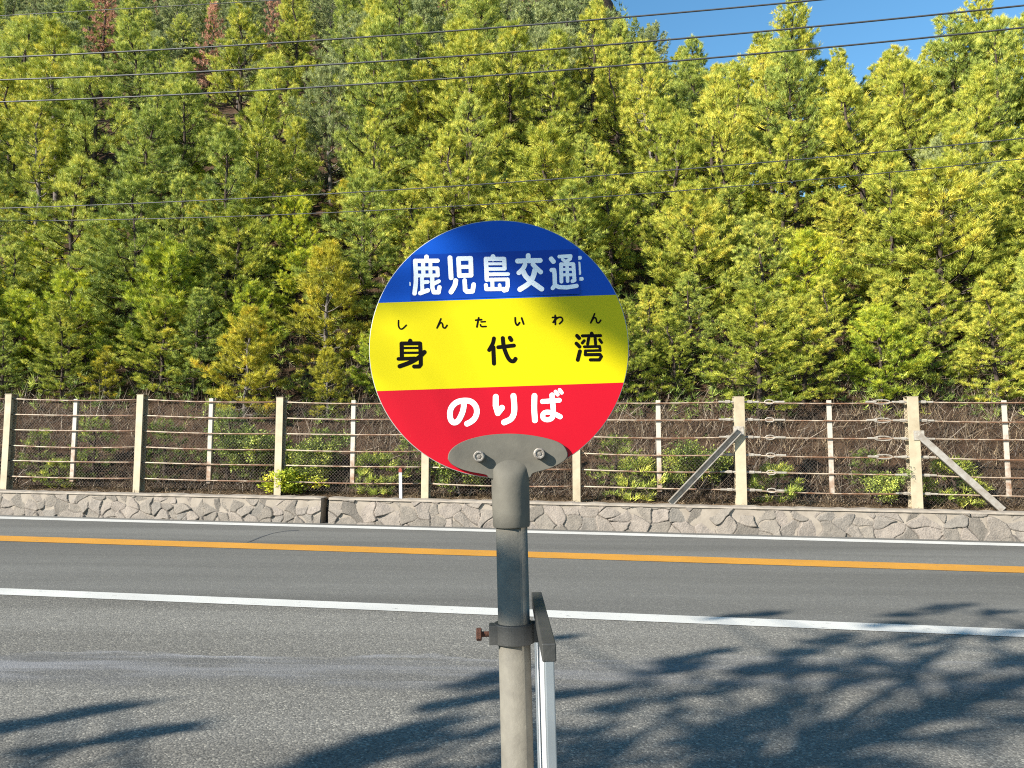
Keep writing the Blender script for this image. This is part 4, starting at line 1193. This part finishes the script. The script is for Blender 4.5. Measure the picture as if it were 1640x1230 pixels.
# ---- pole clamp with its rusty screw, carrying the timetable panel edge-on
cz0, cz1 = loc(823, 1029)[2], loc(823, 997)[2]
cc = loc(823.5, 1013)
mb = MB(); n = 40
prof = [(0.0246, cz0), (0.0298, cz0), (0.0305, cz0 + .001), (0.0305, cz1 - .001), (0.0298, cz1), (0.0246, cz1)]
mb.lathe([(r, z) for r, z in prof], n)
mb.box((-0.031, -0.004, (cz0 + cz1) / 2), (0.014, 0.026, (cz1 - cz0) * 0.94))
mb.box((0.0345, 0.004, (cz0 + cz1) / 2), (0.014, 0.022, (cz1 - cz0) * 0.96))
cl = mb.build('clamp', M['clamp'], sign, bevel=0.0012)
mb = MB(); rx = Matrix.Rotation(math.pi / 2, 3, 'Y'); zc = (cz0 + cz1) / 2
mb.lathe([(0.0042, 0.0), (0.0042, 0.018)], 14, (-0.0525, -0.006, zc), rx)
mb.lathe([(0.0090, -0.001), (0.0098, 0.0), (0.0098, 0.0062), (0.0088, 0.007)], 6, (-0.0565, -0.006, zc), rx)
mb.build('clamp_screw', M['rust'], cl)
pan = empty('timetable_panel', (0, 0, 0)); pan.parent = sign
pan['label'] = 'timetable panel seen edge-on, aluminium front edge and dark top rail'
yn, yfar = -0.235, 0.125
def at_y(px, py, yo): return loc(px, py, yo)
nb = at_y(879.5, 1050, yn); fb = at_y(860, 975, yfar)
ax = Vector((fb.x - nb.x, yfar - yn, 0)); Lp = ax.length; axn = ax.normalized(); ang = math.atan2(axn.y, axn.x)
rp = Matrix.Rotation(ang, 3, 'Z'); hp = 0.56; mid = Vector(((nb.x + fb.x) / 2, (yn + yfar) / 2, 0))
zt_ = nb.z + 0.004
mb = MB(); mb.box(mid + Vector((0, 0, zt_ - hp / 2 - 0.006)), (Lp - 0.03, 0.006, hp - 0.012), rp); mb.build('timetable_board', M['paper'], pan)
mb = MB(); mb.box(Vector((nb.x, yn, zt_ - hp / 2 - 0.006)) + axn * 0.012, (0.028, 0.0118, hp), rp); mb.box(Vector((nb.x, yn, zt_ - hp / 2 - 0.006)) + axn * 0.0285 , (0.007, 0.0085, hp), rp)
mb.build('edge_frame', M['alu'], pan, bevel=0.0015)
mb = MB(); mb.box(Vector((fb.x, yfar, zt_ - hp / 2 - 0.006)), (0.02, 0.0118, hp), rp); mb.build('edge_frame', M['alu'], pan, bevel=0.0015)
mb = MB(); mb.box(mid + Vector((0, 0, zt_)), (Lp + 0.006, 0.0175, 0.022), rp); mb.build('top_rail', M['clamp'], pan, bevel=0.0015)
# ------------------------------------------------------------------ the pine behind the photographer that shades the lot and the sign
def shade_tree():
    rs = np.random.RandomState(9)
    D2 = Vector((math.sin(SUN_AZ), math.cos(SUN_AZ), 0)); P2 = Vector((math.cos(SUN_AZ), -math.sin(SUN_AZ), 0))
    T = D2 * -6.2 + P2 * -2.0
    T.z = -G * T.dot(UX)
    root = empty('pine_tree', T)
    tag(root, 'roadside pine behind the photographer, known by its shadow on the road and sign', 'tree')
    S = SUN / math.hypot(SUN.x, SUN.y)                # one metre of run towards the sun
    wood = MB(); C, D, TT = [], [], []
    Ht = 8.6
    tr = lambda z: Vector((.05 * math.sin(z * .9), .05 * math.cos(z * .7), z))
    wood.tube([tr(z) for z in np.linspace(-.3, Ht, 14)], [.15 * (1 - z / (Ht + .6)) + .012 for z in np.linspace(0, Ht, 14)], 9)
    def clump(target, rad, nt, flat=.5, jit=1.0, limb=True):
        run = (target - T).dot(D2) + rs.normal(0, .9) * jit
        c = target + S * run - T
        if c.z < 1.5: return
        if limb:
            a = tr(max(1.6, c.z - .35 - .25 * math.hypot(c.x, c.y)))
            mid = (a + c) / 2 + Vector((0, 0, .12))
            wood.tube([a, mid, c], [.028, .018, .007], 5, cap=False)
        out = Vector((c.x, c.y, 0.2)); out = out.normalized() if out.length > .1 else Vector((0, 0, 1))
        for k in range(nt):
            o = rs.normal(size=3); o /= max(1e-6, np.linalg.norm(o)); o *= rad * rs.uniform(0, 1) ** .5
            o[:2] *= .5; o[2] = rs.uniform(-1, 1) * rad * flat * 4.0
            o = o + np.array(out) * rs.uniform(-1, 1) * rad * .3
            C.append(np.array(c) + o); d = np.array([out.x * .8, out.y * .8, .7]); D.append(d / np.linalg.norm(d)); TT.append(.4 + rs.normal(0, .12))
            if k % 4 == 0: wood.tube([c, Vector(C[-1])], [.006, .003], 3, cap=False)
    gp = lambda px, py: hit_ground(px, py)
    def inpoly(x, y, P):
        r = False; j = len(P) - 1
        for i in range(len(P)):
            if (P[i][1] > y) != (P[j][1] > y) and x < (P[j][0] - P[i][0]) * (y - P[i][1]) / (P[j][1] - P[i][1]) + P[i][0]: r = not r
            j = i
        return r
    for (px, py, r, n) in EDGE: clump(gp(px, py), r * (.5 if px < 300 else .85), max(3, int(n * (.7 if px < 300 else .9))), .22)
    n = 0; pts = []
    while n < 54:
        x, y = rs.uniform(480, 1980), rs.uniform(1000, 1420)
        if not inpoly(x, y, MASS): continue
        if any((x - a) ** 2 / (rx * rx) + (y - b) ** 2 / (ry * ry) < 1 for a, b, rx, ry in HOLES): continue
        g = gp(x, y)
        if any((g - q).length < .2 for q in pts): continue
        pts.append(g); n += 1
        clump(g, rs.uniform(.12, .30), rs.randint(3, 8), .25)
    NBIG = len(C)
    # the bough whose shade lies across the top of the sign, and one across the upper pole
    run0 = 6.0
    c0 = on_plane(900, 400) + S * (run0) - T
    a = tr(c0.z - .9); wood.tube([a, (a + c0) / 2 + Vector((0, 0, .1)), c0], [.05, .03, .01], 6, cap=False)
    k = 0
    while k < 330:
        x, y = rs.uniform(560, 1200), rs.uniform(250, 640)
        if not inpoly(x, y, SIGNSHADE): continue
        k += 1
        p = on_plane(x, y) + S * (run0 + rs.normal(0, .22)) - T
        C.append(np.array(p)); d = rs.normal(size=3) * .4 + np.array([.2, .2, .8]); D.append(d / np.linalg.norm(d)); TT.append(.45)
        if k % 5 == 0: wood.tube([c0, Vector(p)], [.008, .003], 3, cap=False)
    p0 = on_plane(823, 935) + S * run0 - T
    a = tr(p0.z - .5); wood.tube([a, (a + p0) / 2, p0], [.03, .02, .008], 5, cap=False)
    for k in range(18):
        p = on_plane(rs.uniform(775, 885), rs.uniform(895, 1005)) + S * (run0 + rs.normal(0, .15)) - T
        C.append(np.array(p)); d = rs.normal(size=3); D.append(d / np.linalg.norm(d)); TT.append(.45)
        if k % 4 == 0: wood.tube([p0, Vector(p)], [.006, .003], 3, cap=False)
    keep = []
    for i, c in enumerate(C):                        # gaps in the crown through which the sun reaches the sign and the pole
        p = Vector(c) + T; k = (p.y - Y_S) / S.y
        x, y = to_px(p - S * k)
        keep.append(not (400 < x < 1230 and 130 < y < 1300) if i < NBIG else not any(inpoly(x, y, Q) for Q in LIT))
    big = [i for i in range(len(C)) if keep[i] and i < NBIG]; small = [i for i in range(NBIG, len(C)) if keep[i]]
    A3 = lambda L, I: np.array([L[i] for i in I])
    V, A = needles(rs, A3(C, big), A3(D, big), A3(TT, big), 26, .14, .020, 1.0)
    V2, A2 = needles(rs, A3(C, small), A3(D, small), A3(TT, small), 34, .060, .012, 1.0)
    V = np.concatenate([V, V2]); A = np.concatenate([A, A2])
    wood.build('trunk', M['bark'], root, smooth=True)
    tri_obj('crown', V, A, M['needle_green'], root)
EDGE = [(1150, 990, .10, 4), (1225, 985, .16, 8), (1450, 985, .14, 6), (1530, 975, .22, 9), (1590, 982, .14, 5), (1410, 1003, .16, 6), (1330, 1030, .22, 9), (1270, 1045, .2, 8), (1430, 1025, .2, 8), (1520, 1022, .22, 8), (1620, 1015, .22, 8),
        (1060, 1078, .12, 7), (1100, 1060, .17, 9), (1135, 1048, .10, 5), (1240, 1070, .25, 10), (1330, 1068, .25, 10), (1190, 1078, .16, 6), (900, 1024, .07, 4),
        (20, 1165, .12, 6), (75, 1155, .14, 7), (130, 1145, .12, 6), (185, 1136, .08, 4), (-40, 1175, .2, 9), (60, 1206, .11, 5), (140, 1192, .11, 5), (210, 1182, .10, 5), (265, 1172, .06, 3),
        (520, 1222, .16, 8), (590, 1195, .16, 8), (660, 1172, .15, 7), (720, 1130, .13, 6), (780, 1095, .12, 6), (770, 1120, .13, 6), (800, 1080, .1, 5), (880, 1120, .12, 5), (980, 1105, .12, 5), (1010, 1128, .14, 6), (1160, 1100, .16, 6)]
MASS = [(500, 1235), (640, 1190), (800, 1130), (1000, 1130), (1180, 1090), (1300, 1075), (1640, 1035), (1960, 1010), (1980, 1420), (480, 1420)]
HOLES = [(1150, 1130, 75, 14), (1500, 1092, 70, 18), (1220, 1210, 110, 16), (930, 1160, 50, 16), (1560, 1140, 60, 12), (700, 1215, 50, 10), (1380, 1180, 60, 10)]
SIGNSHADE = [(560, 250), (640, 330), (690, 372), (812, 412), (925, 506), (1030, 590), (1200, 640), (1200, 250)]
LIT = [[(480, 330), (642, 385), (798, 425), (910, 530), (985, 612), (980, 800), (930, 868), (740, 868), (560, 760)], [(740, 1060), (920, 1060), (930, 1235), (740, 1235)]]
shade_tree()
